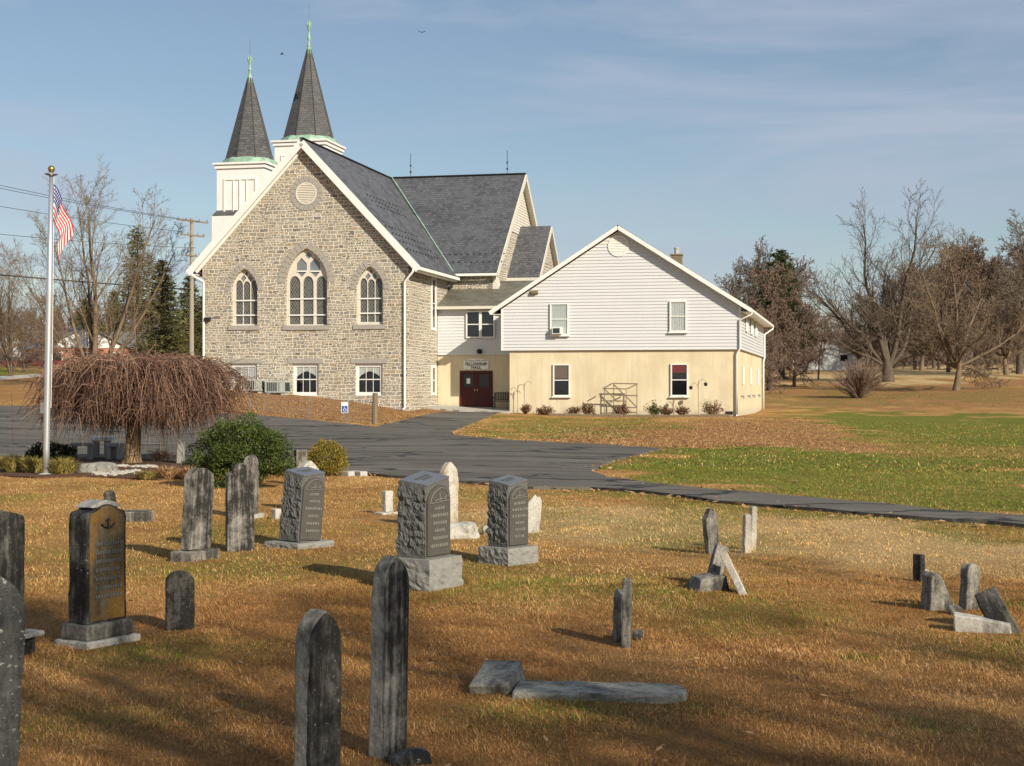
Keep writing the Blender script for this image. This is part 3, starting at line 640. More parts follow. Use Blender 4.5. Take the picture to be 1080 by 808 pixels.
def lancet(x0, x1, yt, yb, n=5):
    w = x1-x0; cx = (x0+x1)/2; ys_ = yt+w*.85; L = [(x0,yb)]
    for i in range(n+1): t = i/n; L.append((x0+w/2*(1-math.cos(t*math.pi/2))**1.0*1.0, ys_-(ys_-yt)*math.sin(t*math.pi/2)))
    Rr = [(2*cx-x, y) for x, y in reversed(L[:-1])]; return L+Rr
cl = [lancet(120,195,335,740), lancet(235,308,335,740), lancet(348,420,335,740)]
up = [[(177,290),(177,225),(213,178),(253,225),(253,290),(215,338)], [(290,290),(290,225),(330,178),(368,225),(368,290),(332,338)], [(246,155),(272,126),(300,155),(272,185)]]
gothic(1, cl, up, [(105,430,527),(105,430,666),(172,258,290),(286,372,290)], 8.086, 290, 250)
for i, x in ((0,0),(2,483)):
    yo = 0 if i == 0 else -8
    L = [lancet(175+x,197+x,278+yo,445+yo), lancet(204+x,226+x,282+yo,445+yo), lancet(233+x,255+x,278+yo,445+yo)]
    U = [[(192+x,270+yo),(203+x,256+yo),(212+x,268+yo),(201+x,284+yo)], [(219+x,268+yo),(228+x,256+yo),(238+x,270+yo),(229+x,284+yo)], [(209+x,250+yo),(215+x,240+yo),(221+x,250+yo),(215+x,261+yo)]]
    gothic(i, L, U, [(166+x,258+x,356+yo),(166+x,258+x,413+yo)], 3.671, 200, 220)
for k, (a, b, c, d) in enumerate(rects):
    window(church, co, mf, a+.01, b-.01, c+.01, d-.01, o=.12, fw=.16, curtain='swag', cz=.55 if k else .3, grid=3, deep=.3, sill=True)
    cb(MB().mbox(mf, a-.25, b+.25, d+.004, d+.26, -.03, .1), 'lintel', 'arch')
# side wall windows
for x0, x1, y0, y1 in ((454.5,459.5,291,349),(454.5,459.5,385,417)):
    v0, z1 = S(x0, y0, UR); v1, z0 = S(x1, y1, UR); window(church, co, side(UR), v0, v1, z0, z1, o=-.06, fw=.16, deep=-.05, sill=False)
# round louvre
cu, cz = F(323, 204, VN); t = MB(); rg = []
for k in range(18):
    a0 = 2*math.pi*(k+.04)/18; a1 = 2*math.pi*(k+.96)/18; t.prism(mf, [(cu+r*math.cos(a), cz+r*math.sin(a)) for r, a in ((.62,a0),(.92,a0),(.92,a1),(.62,a1))], -.025, .02)
cb(t, 'arch_stones', 'arch')
t = MB(); circ = [(cu+.60*math.cos(2*math.pi*k/28), cz+.60*math.sin(2*math.pi*k/28)) for k in range(28)]; inn = [(cu+.52*math.cos(2*math.pi*k/28), cz+.52*math.sin(2*math.pi*k/28)) for k in range(28)]
t.prism(mf, circ, -.05, .01, [inn])
for k in range(-5, 6):
    z = cz+k*.092; h = math.sqrt(max(.0, .53**2-(k*.092)**2)); t.beam((cu-h,VN-.015,z),(cu+h,VN-.015,z), .05, .062, (0,.5,1))
louvre = cb(t, 'round_louvre', 'cream')
# towers
def tower(pxl, vf, ztop_px, w, sb_w, spy0, spy1, fin_px, pxc):
    u0, zt = F(pxl, ztop_px, vf); uc = u0+w/2; vc = vf+w/2
    t = MB(); t.box((u0,vf,ZB),(u0+w,vf+w,zt-.35)); cb(t, 'tower_body', 'white')
    t = MB(); t.box((u0-.1,vf-.1,zt-.35),(u0+w+.1,vf+w+.1,zt-.12)); t.box((u0-.2,vf-.2,zt-.12),(u0+w+.2,vf+w+.2,zt)); cb(t, 'cornice', 'white')
    for (m, a) in ((front(vf), u0),(side(u0+w), vf)):
        t = MB(); 
        for q in ((a+.45,a+w-.45,zt-1.05,zt-.95),(a+.45,a+.55,zt-4,zt-1.05),(a+w-.55,a+w-.45,zt-4,zt-1.05),(a+w/2-.05,a+w/2+.05,zt-4,zt-1.05),(a+w*.35,a+w*.35+.05,zt-4,zt-1.05),(a+w*.65-.05,a+w*.65,zt-4,zt-1.05)): t.mbox(m, *q, -.06, 0)
        cb(t, 'panel_frame', 'white')
    zq = zt-2.95; t = MB(); t.lathe((uc,vc,0), [(w*.80,zq-.25),(w*.80,zq-.18),(w*.70,zq+.12)], 4, R(45)); cb(t, 'belt_roof', 'spire')
    t = MB(); t.box((u0-.22,vf-.22,zq-3.2),(u0+w+.22,vf+w+.22,zq-.26)); cb(t, 'lower_stage', 'white')
    tc_ = (vc)/( (pxc-540)/FPX*SA+CA)
    zb = zt+.32; za = EYE-(spy1-HZ)/FPX*tc_; zf = EYE-(fin_px-HZ)/FPX*tc_; r = sb_w/2
    t = MB(); t.lathe((uc,vc,0), [(r+.34,zt+.0),(r+.28,zt+.1),(r+.08,zb+.02),(r-.05,zb+.06)], 8, R(22.5)-A*0); cb(t, 'copper_skirt', 'copper')
    rt_ = .13; t = MB(); t.lathe((uc,vc,0), [(r,zb),(r*.66+rt_*.34,zb+(za-zb)*.34),(rt_,za)], 8, R(22.5)+A); cb(t, 'spire', 'spire')
    hp = MB()
    for k in range(8):
        a = R(22.5)+A+k*math.pi/4; hp.tube([(uc+math.cos(a)*r,vc+math.sin(a)*r,zb),(uc+math.cos(a)*rt_,vc+math.sin(a)*rt_,za)], .035, 4)
    cb(hp, 'hip_flashing', 'black')
    hf = zf-za; t = MB(); t.lathe((uc,vc,za), [(.22,-.35),(.13,.05),(.07,hf*.3),(.12,hf*.34),(.12,hf*.40),(.07,hf*.45),(.07,hf*.62),(.10,hf*.68),(.12,hf*.78),(.10,hf*.88),(.04,hf*.93),(.02,hf)], 12); 
    for k in range(6): a = k*math.pi/3; t.tube([(uc,vc,za+hf*.66),(uc+.15*math.cos(a),vc+.15*math.sin(a),za+hf*.78),(uc+.1*math.cos(a),vc+.1*math.sin(a),za+hf*.92)], .03, 5)
    cb(t, 'finial', 'copper', smooth=True)
    cb(MB().tube([(uc,vc,zf-.1),(uc,vc,zf+1.0)], .018, 5), 'lightning_rod', 'metal')
    return uc, vc, zb, za, r
tower(228.5, 86.25, 172, 3.0, 2.95, 168, 82, 58, 266)
uc, vc, zb, za, r = tower(289.5, 95.6, 148.5, 3.5, 3.45, 146, 52, 20, 324)
t = MB()
for dx_, dz_ in ((-.16,.1),(.16,.1),(0,-.1)): t.lathe((uc-.42+dx_*.6, vc-.80-dz_*-.3, zb+(za-zb)*.47+dz_), [(.02,-.12),(.14,-.08),(.14,.08),(.02,.12)], 8)
cb(t, 'spire_vent', 'black')
for pxr, vr_ in ((361,VN+1),(433,VR),(535,VR)):
    if pxr == 361: continue
    u_, _ = F(pxr, 187, VR); t = MB().tube([(u_,VR,ZR),(u_,VR,ZR+1.5)], .018, 5); t.lathe((u_,VR,ZR+.35), [(.02,-.08),(.07,0),(.02,.08)], 8); t.lathe((u_,VR,ZR+.75), [(.02,-.08),(.06,0),(.02,.08)], 8); cb(t, 'lightning_rod', 'black')
ul, zl = F(219.5, 337, VN); t = MB(); t.box((ul-.14,VN-.22,zl-.08),(ul+.16,VN,zl+.1)); cb(t, 'wall_lamp', 'black')

# ------------------------------------------------------------------ meeting hall
VH = 80.4; hl = F(529, 369, VH)[0]; hr = F(781, 369, VH)[0]; hc = (hl+hr)/2; zsd = F(655, 369.3, VH)[1]; zev = F(781, 323, VH)[1]; zap = F(652, 243, VH)[1]
VB = S(805, 434, hr)[0]; ho = (hc, VH, .3)
hall = empty('meeting_hall', W(*ho), -A, 'gable-fronted hall with white upper siding over cream stucco', 'building')
def hb(mb, name, mat, parent=None, **k): return mb.build(name, M[mat] if isinstance(mat, str) else mat, parent or hall, ho, **k)
slope = (zap-zev)/((hr-hl)/2); mh = front(VH)
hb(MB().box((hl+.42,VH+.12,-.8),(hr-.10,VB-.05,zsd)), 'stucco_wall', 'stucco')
t = MB(); t.prism(mh, [(hl,zsd+.005),(hl,zev),(hc,zap),(hr,zev),(hr,zsd+.005)], .0, VB-VH); hb(t, 'upper_wall', 'siding')
t = MB(); siding(t, mh, zsd+.01, zap-.02, lambda z: hl if z < zev else hl+(z-zev)/slope, lambda z: hr if z < zev else hr-(z-zev)/slope); hb(t, 'front_siding', 'siding', recalc=False)
t = MB(); siding(t, side(hr), zsd+.01, zev, lambda z: VH, lambda z: VB); hb(t, 'side_siding', 'siding', recalc=False)
t = MB(); t.box((hl-.02,VH-.035,zsd+.01),(hl+.09,VH+.06,zev)); t.box((hr-.09,VH-.035,zsd+.01),(hr+.035,VH+.09,zev)); t.box((hr-.05,VB-.09,zsd+.01),(hr+.035,VB+.01,zev)); hb(t, 'corner_trim', 'white')
t = MB(); ov = .55; zz = lambda d: zap+.12-d*slope; dd = (hr-hl)/2+ov
for s in (1,-1): t.slab([(hc,VH-.42,zz(0)+.14),(hc+s*dd,VH-.42,zz(dd)+.14),(hc+s*dd,VB+.3,zz(dd)+.14),(hc,VB+.3,zz(0)+.14)], .07)
hb(t, 'hall_roof', 'shingle')
for s in (1,-1):
    rk = MB(); rk.beam((hc,VH-.44,zz(0)+.0),(hc+s*(dd+.02),VH-.44,zz(dd)+.0), .035, .20); rk.beam((hc,VH-.2,zz(0)-.03),(hc+s*dd,VH-.2,zz(dd)-.03), .44, .03); hb(rk, 'rake_board', 'white')
    e = hc+s*dd; gt = MB(); gt.box((e-.02,VH-.44,zz(dd)-.08),(e+.11,VB+.3,zz(dd)+.05)); x0, x1 = sorted((hc+s*(dd-ov+.03), e-.02)); gt.box((x0,VH-.25,zz(dd)-.08),(x1,VB+.3,zz(dd)-.055)); hb(gt, 'gutter', 'white')
t = MB(); e = hc+dd; zg = zz(dd)-.05
t.tube([(e+.05,VH-.3,zg),(e+.05,VH-.3,zg-.14),(hr-.02,VH-.10,zg-.42),(hr-.02,VH-.10,zsd+.05),(hr-.2,VH+.02,zsd-.25),(hr-.2,VH+.02,-.0+.1),(hr-.18,VH-.25,.28)], .052, 8); hb(t, 'downspout', 'white', smooth=True)
t = MB(); t.tube([(e+.05,VB+.1,zg),(e+.05,VB+.1,zg-.14),(hr+.09,VB-.1,zg-.5),(hr+.09,VB-.1,zsd),(hr+.02,VB-.1,zsd-.3),(hr+.02,VB-.1,.2)], .06, 8); hb(t, 'downspout', 'white', smooth=True)
ac_w = None
def hwin(x0, x1, y0, y1, m=mh, **k):
    a, z1 = F(x0, y0, VH if m is mh else VH+.12); b, z0 = F(x1, y1, VH if m is mh else VH+.12); return window(hall, ho, m, a, b, z0, z1, **k), (a, b, z0, z1)
w1, wa = hwin(580.5, 600, 320, 353.5, o=-.13, deep=-.025, curtain='plain', cz=.02)
hwin(706.5, 724.5, 317.5, 350, o=-.13, deep=-.025, curtain='plain', cz=.05)
ms = front(VH+.12)
hwin(583.5, 601.5, 384, 418, ms, o=-.10, deep=-.03, curtain='tan', cz=.55); hwin(707.5, 726, 383.5, 418, ms, o=-.10, deep=-.03, curtain='red', cz=.72)
t = MB(); cu2, cz2 = F(652.5, 259.5, VH); circ = lambda r: [(cu2+r*math.cos(2*math.pi*k/28), cz2+r*math.sin(2*math.pi*k/28)) for k in range(28)]
t.prism(mh, circ(.56), -.07, -.02, [circ(.47)])
for k in range(-5, 6): z = cz2+k*.085; h = math.sqrt(max(0, .48**2-(k*.085)**2)); t.beam((cu2-h,VH-.045,z),(cu2+h,VH-.045,z), .04, .07, (0,.6,1))
hb(t, 'round_vent', 'white')
u_, z_ = F(563.5, 308.5, VH); t = MB(); t.box((u_-.22,VH-.1,z_-.09),(u_+.22,VH-.02,z_+.09)); t.box((u_-.14,VH-.22,z_-.07),(u_+.2,VH-.1,z_+.05)); hb(t, 'flood_lamp', 'wood')
t = MB(); us, zs_ = F(713, 262, VH+5); zs_ -= .5
t.box((us-.30,VH+5,zs_-2),(us+.30,VH+5.6,zs_+.12)); t.box((us-.34,VH+4.96,zs_+.12),(us+.34,VH+5.64,zs_+.2)); chm = hb(t, 'chimney', 'wood')
t = MB(); t.lathe((us,VH+5.3,zs_+.2), [(.12,0),(.12,.3),(.16,.3),(.16,.36)], 10); hb(t, 'flue', 'concrete', chm)
# side windows and little vents on the field side
for k, vv in enumerate((VH+3.2, VH+7.2, VH+11)):
    window(hall, ho, side(hr), vv, vv+.95, zsd+1.05, zsd+2.35, o=-.13, deep=-.025, sill=False)
for vv in (VH+2.5, VH+8.5, VH+15): window(hall, ho, side(hr-.10), vv, vv+.5, 1.9, 2.9, o=-.10, deep=-.03, sill=False, mid=False)
for vv in (VH+1.7, VH+6.5, VH+10.5, VH+15.5):
    t = MB().tube([(hr-.10,vv,1.25),(hr+.05,vv,1.25),(hr+.05,vv,1.12)], .05, 8); hb(t, 'wall_pipe', 'metal')
hb(MB().box((hr-.75,VH+.06,.32),(hr-.4,VH+.14,.47)), 'crawl_vent', 'black')
a, b, z0, z1 = wa; acx = a+.42
t = empty('window_air_conditioner', W(acx, VH-.2, z0+.05), -A, 'small white air conditioner sticking out of the upper hall window', 'air conditioner')
q = MB(); q.box((-.26,-.20,0),(.26,.2,.36)); q.build('case', M['white'], t, bevel=.012); q = MB(); q.box((-.2,-.22,.05),(.16,-.205,.31)); q.build('grille', M['acdark'], t)

# ------------------------------------------------------------------ entrance link
VL = 83.37; lo = (-20.7, VL, .6); lm = front(VL)
link = empty('entrance_wing', W(*lo), -A, 'low shingled wing with maroon doors joining church and hall', 'building')
def lb(mb, name, mat, parent=None, **k): return mb.build(name, M[mat] if isinstance(mat, str) else mat, parent or link, lo, **k)
ll = UR+.02; lr = hl+.44; zls = F(495, 374.5, VL)[1]; zle = F(495, 324.5, VL)[1]; zlr = zle+1.75; vlr = VL+3.9
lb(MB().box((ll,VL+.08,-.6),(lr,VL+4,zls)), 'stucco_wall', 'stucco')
t = MB(); siding(t, lm, zls+.01, zle, lambda z: ll, lambda z: hl+.02); lb(t, 'front_siding', 'siding', recalc=False)
lb(MB().box((ll,VL,zls+.004),(lr-.02,VL+4,zle)), 'upper_wall', 'siding')
t = MB(); t.slab([(ll+.02,VL-.35,zle+.05),(hl+.05,VL-.35,zle+.05),(hl+1.2,vlr,zlr),(ll+.02,vlr,zlr)], .1); t.slab([(ll+.02,vlr+3,zle+.6),(hl+1.2,vlr+3,zle+.6),(hl+1.2,vlr,zlr),(ll+.02,vlr,zlr)], .1); lb(t, 'wing_roof', 'shingle')
t = MB(); t.box((ll+.02,VL-.47,zle-.1),(hl+.04,VL-.352,zle+.06)); t.box((ll+.02,VL-.34,zle-.1),(hl+.02,VL-.0,zle-.07)); lb(t, 'gutter', 'cream')
x0, z1 = F(492, 328, VL); x1, z0 = F(507, 356.5, VL); x2, _ = F(522.3, 356, VL)
window(link, lo, lm, x0, x1, z0, z1, o=-.13, deep=-.025, sill=False); window(link, lo, lm, x1+.01, x2, z0, z1, o=-.13, deep=-.025, sill=False)
# small dormer piece and stone stub above the wing roof
u0 = F(483, 290, 86.5)[0]; u1 = F(510, 290, 86.5)[0]; t = MB(); t.slab([(u0-.4,85.6,zlr-.7),(u1+.2,85.6,zlr-.7),(u1-.3,88.2,zlr+.75),(u0+.1,88.2,zlr+.75)], .1); lb(t, 'upper_roof', 'shingle')
t = MB(); t.prism(front(85.9), [(u1+.2,zlr-.8),(u1+1.1,zlr-.8),(u1+.75,zlr+.55)], 0, .8); t.prism(front(85.9), [(u0-1.1,zlr-.8),(u0-.4,zlr-.8),(u0-.35,zlr+.35)], 0, .8); lb(t, 'cheek_board', 'cream')
md = front(VL+.08)
du0, dz1 = F(484.7, 391.2, VL); du1, dz0 = F(519.3, 429.6, VL)
t = MB(); t.mbox(md, du0, du0+.07, dz0, dz1, -.05, .0); t.mbox(md, du1-.07, du1, dz0, dz1, -.05, 0); t.mbox(md, du0+.07, du1-.07, dz1-.07, dz1, -.05, 0); lb(t, 'door_frame', 'door')
dm = (du0+du1)/2
for s in (0, 1):
    a = du0+.075 if s == 0 else dm+.006; b = dm-.006 if s == 0 else du1-.075
    wz0, wz1 = dz0+1.12, dz1-.2; wa0, wa1 = (a+.14, b-.16) if s == 0 else (a+.16, b-.14)
    t = MB(); t.prism(md, [(a,dz0+.02),(a,dz1-.075),(b,dz1-.075),(b,dz0+.02)], -.035, -.004, [[(wa0,wz0),(wa0,wz1),(wa1,wz1),(wa1,wz0)]]); dr = lb(t, 'door', 'door')
    lb(MB().mbox(md, wa0, wa1, wz0, wz1, -.02, -.014), 'pane', plain('dark_glass', (.01,.012,.012), .08, .1, spec=.6), dr)
    hx = b-.07 if s == 0 else a+.07; q = MB(); q.mbox(md, hx-.03, hx+.03, dz0+.9, dz0+1.02, -.09, -.036); lb(q, 'handle', 'gold', dr)
    if s == 0: lb(MB().mbox(md, (wa0+wa1)/2-.1, (wa0+wa1)/2+.1, wz0+.2, wz0+.5, -.026, -.021), 'paper_notice', 'curtain', dr)
u_, z_ = F(506.5, 371, VL); t = MB(); t.lathe((u_,VL-.18,z_-.12), [(.05,0),(.16,.05),(.16,.16),(.1,.26)], 10); t.box((u_-.05,VL-.18,z_),(u_+.05,VL,z_+.08)); lb(t, 'wall_lamp', 'black')
# sign over the doors
s0, sz1 = F(489, 378.5, VL); s1, sz0 = F(515, 389.6, VL); sw = s1-s0; sh = sz1-sz0
sg = empty('hall_sign', W((s0+s1)/2, VL+.05, sz0), -A, 'white board with black lettering over the maroon double doors', 'sign')
t = MB(); t.box((-sw/2,-.03,0),(sw/2,.025,sh*.9)); t.prism(lambda a,b,c: (a,c,b), [(-sw/2+.1,sh*.9),(sw/2-.1,sh*.9),(sw*.2,sh*1.02),(-sw*.2,sh*1.02)], -.03, .025); t.build('board', M['curtain'], sg)
t = MB()
for k in range(26):
    x = -sw/2+.08+(sw-.16)*k/25; 
    if k not in (4, 11, 18): t.box((x-.012,-.036,sh*.77),(x+.012,-.031,sh*.77+.05))
for txt, sz, zz_, sx_ in (('FELLOWSHIP', .235, sh*.37, .92), ('HALL', .215, sh*.07, 1.1)):
    V, Fc = text_mesh(txt, sz, .003, sx_); k = len(t.v); t.v += [(p[0], -.034-p[2], p[1]+zz_) for p in V]; t.f += [tuple(k+i for i in f_) for f_ in Fc]
t.build('lettering', M['black'], sg, recalc=False)
# bench beside the door
b0 = F(531, 428, VL-.7); bo = empty('garden_bench', W(b0[0], VL-.55, hz(*W(b0[0], VL-.55).xy)+.07), -A, 'dark slatted bench tucked in the corner beside the maroon doors', 'bench')
t = MB(); 
for k in range(4): t.box((-.6,-.28+k*.13,.40),(.55,-.18+k*.13,.43))
t.build('seat', M['black'], bo); t = MB(); t.box((-.6,.2,.88),(.55,.24,.93)); t.box((-.6,.2,.48),(.55,.24,.52))
for k in range(12): t.box((-.58+k*.097,.205,.5),(-.53+k*.097,.235,.9))
t.build('backrest', M['black'], bo)
for x in (-.6, .5):
    for y in (-.28, .19): MB().box((x,y,0),(x+.05,y+.05,.66 if y < 0 else .93)).build('leg', M['black'], bo)
    MB().box((x-.01,-.3,.64),(x+.06,.24,.68)).build('armrest', M['black'], bo)

# ------------------------------------------------------------------ things along the walls
for k, (px0, px1, pyt, pyb, lab) in enumerate(((256.5,276,400.5,411.5,'left grey-green cooling unit partly under the covered church window'),(279.5,300.5,402,413.5,'right grey-green cooling unit on the bank below the church'))):
    vv = VN-1.3; a, z1 = F(px0, pyt, vv); b, z0 = F(px1, pyb, vv); cx = (a+b)/2; w = b-a; h = z1-z0; gz_ = hz(*W(cx, vv+.3).xy)
    o = empty('air_conditioner', W(cx, vv+.35, gz_-.02), -A, lab, 'air conditioner', 'cooling units beside the church')
    zb_ = max(z0-gz_, .12)
    MB().box((-w/2,-.35,zb_),(w/2,.35,zb_+h)).build('case', M['acdark'], o)
    q = MB(); q.box((-w/2-.02,-.37,zb_+h-.05),(w/2+.02,.37,zb_+h+.02)); q.box((-w/2-.01,-.36,zb_-.01),(w/2+.01,.36,zb_+.05))
    for x in (-w/2, w/2-.06, .12): q.box((x-.005,-.365,zb_),(x+.065,-.352,zb_+h))
    for j in range(9): x = -w/2+.1+j*(w-.2)/8; q.box((x-.012,-.362,zb_+.05),(x+.012,-.352,zb_+h-.05))
    q.box((w/2-.3,-.358,zb_+.05),(w/2-.06,-.351,zb_+h-.05)); q.build('grille', M['acgrey'], o)
    for x in (-w/2+.15, w/2-.15): MB().box((x-.1,-.3,-.15),(x+.1,.3,zb_)).build('foot', M['concrete'], o)
# trellis in front of the hall
tr = W(F(653, 430, VH-.9)[0], VH-.9); tro = empty('garden_trellis', (tr.x,tr.y,hz(tr.x,tr.y)), -A, 'weathered wooden trellis frame leaning diagonal bars before the stucco wall', 'trellis')
q = MB(); X = lambda px: (px-653)*.0488; Zt = lambda py: (434-py)*.0488
for px_, yt in ((637,403.5),(646,399),(660.5,406),(671,399)): q.beam((X(px_),0 if px_ in (637,660.5) else .35,-.1),(X(px_),0 if px_ in (637,660.5) else .35,Zt(yt)), .035, .035)
tro_p = q.build('upright', M['wood'], tro)
q = MB()
for x0, y0, x1, y1, d in ((635,404.5,661,405,-.03),(645,399,672,399.5,.32),(645,399,635,404.5,.15),(661,405,671.5,400,.15),(646,400,671,424.5,.30),(637,405,652,419,-.03),(634,417.5,661,418,-.05),(646,411.7,672,412.2,.3),(634,431,672,430,.0),(646,425,671,425,.3)):
    q.beam((X(x0),d,Zt(y0)),(X(x1),d+.03,Zt(y1)), .03, .06)
q.build('rail', M['wood'], tro)
# hooks
def hook(px, pyb, pyt, v, lab, feeders, name='plant_hook'):
    a = F(px, pyb, v)[0]; p = W(a, v); z = hz(p.x, p.y); h = F(px, pyt, v)[1]-z
    o = empty(name, (p.x,p.y,z), -A, lab, 'plant hook'); q = MB(); q.tube([(0,0,-.2),(0,0,h*.8),(0,0,h-.1)], .014, 6)
    for s, hh in ((-1,-.18),(1,0)):
        q.tube([(0,0,h-.35+hh),(s*.06,0,h-.1+hh),(s*.2,0,h+hh),(s*.34,0,h-.06+hh),(s*.38,0,h-.16+hh)], .012, 5)
        if feeders: qq = MB(); qq.lathe((s*.38,0,h-.36+hh), [(.02,.2),(.09,.17),(.10,.12),(.07,.02),(.02,0)], 10); qq.build('feeder', M['black'], o)
    q.build('stem', M['wood'], o); return o
hook(736.5, 432, 400, VH-1.1, 'thin iron shepherd hook with two round feeders right of lower window', True)
hook(546, 432, 405, VH-.5, 'pale thin plant hook nearer the bench against stucco', False); hook(553, 432, 402, VH-.5, 'taller pale plant hook beside the first rose bush', False)
# garden edging
q = MB()
for k in range(13):
    u_ = hl+3.0+k*.78
    if u_+.74 > hr-.05: break
    p = W(u_, VH-1.7); q2 = MB(); z = hz(p.x,p.y); q.box((u_, VH-1.78, z-.1),(u_+.74, VH-1.62, z+.09+random.uniform(0,.05)))
eo = (hl+5, VH-1.7, 0); o = q.build('garden_edging', M['wood'], None, eo); o.location = W(*eo); o.rotation_euler[2] = -A; tag(o, 'low weathered timber edging along the rose bed', 'edging')

# ------------------------------------------------------------------ foliage makers
def rv(s=1.0): return Vector((random.gauss(0,s), random.gauss(0,s), random.gauss(0,s)))
def leaf(mb, c, s, asp=.5, d=None):
    d = (d if d is not None else rv()).normalized(); x = d.orthogonal().normalized(); x.rotate(Matrix.Rotation(random.random()*6.28, 3, d))
    mb.face([c-d*s, c+x*s*asp, c+d*s, c-x*s*asp])
def bush(name, p, w, h, n, ls, mat, label, cat='shrub', group=None, lump=.25, dep=None, stems=5, smat='trunk_dark'):
    o = empty(name, p, 0, label, cat, group); mb = MB(); dep = dep or w*.8; sd = random.random()*50
    for i in range(n):
        d = rv().normalized(); 
        r = (1-.42*random.random()**1.6)*(1+lump*(noise.noise(d*2.1+Vector((sd,0,0)))*1.4+.5*noise.noise(d*5+Vector((0,sd,0)))))
        fl = 1.0 if d.z > 0 else min(1.25, 1/max(.3, math.sqrt(d.x*d.x+d.y*d.y)))**.8; c = Vector((d.x*w/2*r*fl, d.y*dep/2*r*fl, h*.45+d.z*(h*.52 if d.z > 0 else h*.43)*r))
        leaf(mb, c, ls*random.uniform(.6,1.3), .45, (d*.8+rv(.7)+Vector((0,0,.4))))
    mb.build('foliage', M[mat], o, recalc=False)
    sm = MB()
    for i in range(stems): a = random.random()*6.28; sm.tube([(0,0,-.1),(math.cos(a)*w*.15,math.sin(a)*dep*.15,h*.3),(math.cos(a)*w*.32,math.sin(a)*dep*.3,h*.75)], [.03*h,.02*h,.008*h], 5)
    sm.build('stem', M[smat], o); return o
def twiggy(name, p, w, h, n, label, cat='shrub', mat='twig_brown', group=None, leaves=0, lmat='rose', tr=.008, up=.7):
    o = empty(name, p, 0, label, cat, group); q = MB(); lf = MB()
    for i in range(n):
        a = random.random()*6.28; r = w/2*random.random()**.6; e = Vector((math.cos(a)*r, math.sin(a)*r*.8, h*random.uniform(.45,1)*(1-.35*(2*r/w)**2)))
        m1 = Vector((e.x*.45, e.y*.45, e.z*up))+rv(.03*w); q.tube([Vector((e.x*.1,e.y*.1,-.05)), m1, e], [tr*1.6,tr,tr*.5], 3, False)
        for j in range(leaves): c = m1.lerp(e, random.random())+rv(.05*w); leaf(lf, c, .045*random.uniform(.6,1.4), .6)
    q.build('stem', M[mat], o, recalc=False)
    if leaves: lf.build('foliage', M[lmat], o, recalc=False)
    return o
def grow(tr, cr, p, d, L, r, lev, P, rg):
    n = P['seg'][lev]; pts = [p]; rs = [r]; rmin = P['rmin']
    for i in range(n):
        d = (d+Vector((rg.gauss(0,1),rg.gauss(0,1),rg.gauss(0,1)))*P['wob'][lev]+Vector((0,0,P['trop'][lev]))).normalized()
        p = p+d*(L/n); pts.append(p); rs.append(max(r*(1-(1-P['tap'][lev])*(i+1)/n), rmin))
    last = lev == len(P['k'])
    (tr if lev <= P['tl'] else cr).tube(pts, rs, 8 if lev == 0 else (5 if lev == 1 else 3), False)
    if last: return
    k = P['k'][lev]
    for j in range(k):
        t = P['t0'][lev]+(1-P['t0'][lev])*(j+rg.random())/k; t = min(t, .99); f_ = t*n; i = int(f_); q = pts[i].lerp(pts[i+1], f_-i); dr = (pts[i+1]-pts[i]).normalized()
        ax = dr.orthogonal().normalized(); ax.rotate(Matrix.Rotation(j*2.4+rg.random()*1.2, 3, dr)); ang = R(P['ang'][lev]*rg.uniform(.7,1.25))*(1-.35*t if lev == 0 else 1)
        nd = dr*math.cos(ang)+ax*math.sin(ang); rr = rs[i]*(1-(f_-i))+rs[i+1]*(f_-i)
        grow(tr, cr, q, nd, L*P['len'][lev]*rg.uniform(.7,1.15)*(1-P['fall'][lev]*t), max(rr*P['rr'][lev], rmin), lev+1, P, rg)
def bare_tree(name, loc, Hh, seed, tm, cm, label, cat='tree', group=None, **kw):
    P = dict(seg=[7,6,5,4,3], wob=[.05,.11,.12,.10,.10], trop=[.05,.06,.04,.03,.02], tap=[.2,.2,.3,.3,.4], k=[12,8,7,5], t0=[.28,.2,.15,.1], ang=[48,42,42,45], len=[.62,.55,.52,.6], fall=[.5,.4,.4,.3], rr=[.45,.45,.5,.5], rmin=.010, tl=1, r=.3, trunk=.62, lean=(0,0,1))
    P.update(kw); rg = random.Random(seed); o = empty(name, loc, 0, label, cat, group); tr = MB(); cr = MB()
    grow(tr, cr, Vector((0,0,-.3)), Vector(P['lean']).normalized(), Hh*P['trunk'], P['r'], 0, P, rg)
    for s in P.get('stems', []): grow(tr, cr, Vector((0,0,P.get('sz',-.2))), Vector(s[:3]).normalized(), Hh*s[3], P['r']*s[4], 0 if len(s) < 6 else 1, P, rg)
    k_ = Hh/max(v_[2] for v_ in (cr.v or tr.v)); 
    for m_ in (tr, cr): m_.v = [(a*(k_ if k_ < 1 else 1), b*(k_ if k_ < 1 else 1), c*k_) for a, b, c in m_.v]
    tr.build('trunk', M[tm], o, recalc=False, smooth=True); cr.build('crown', M[cm], o, recalc=False); return o
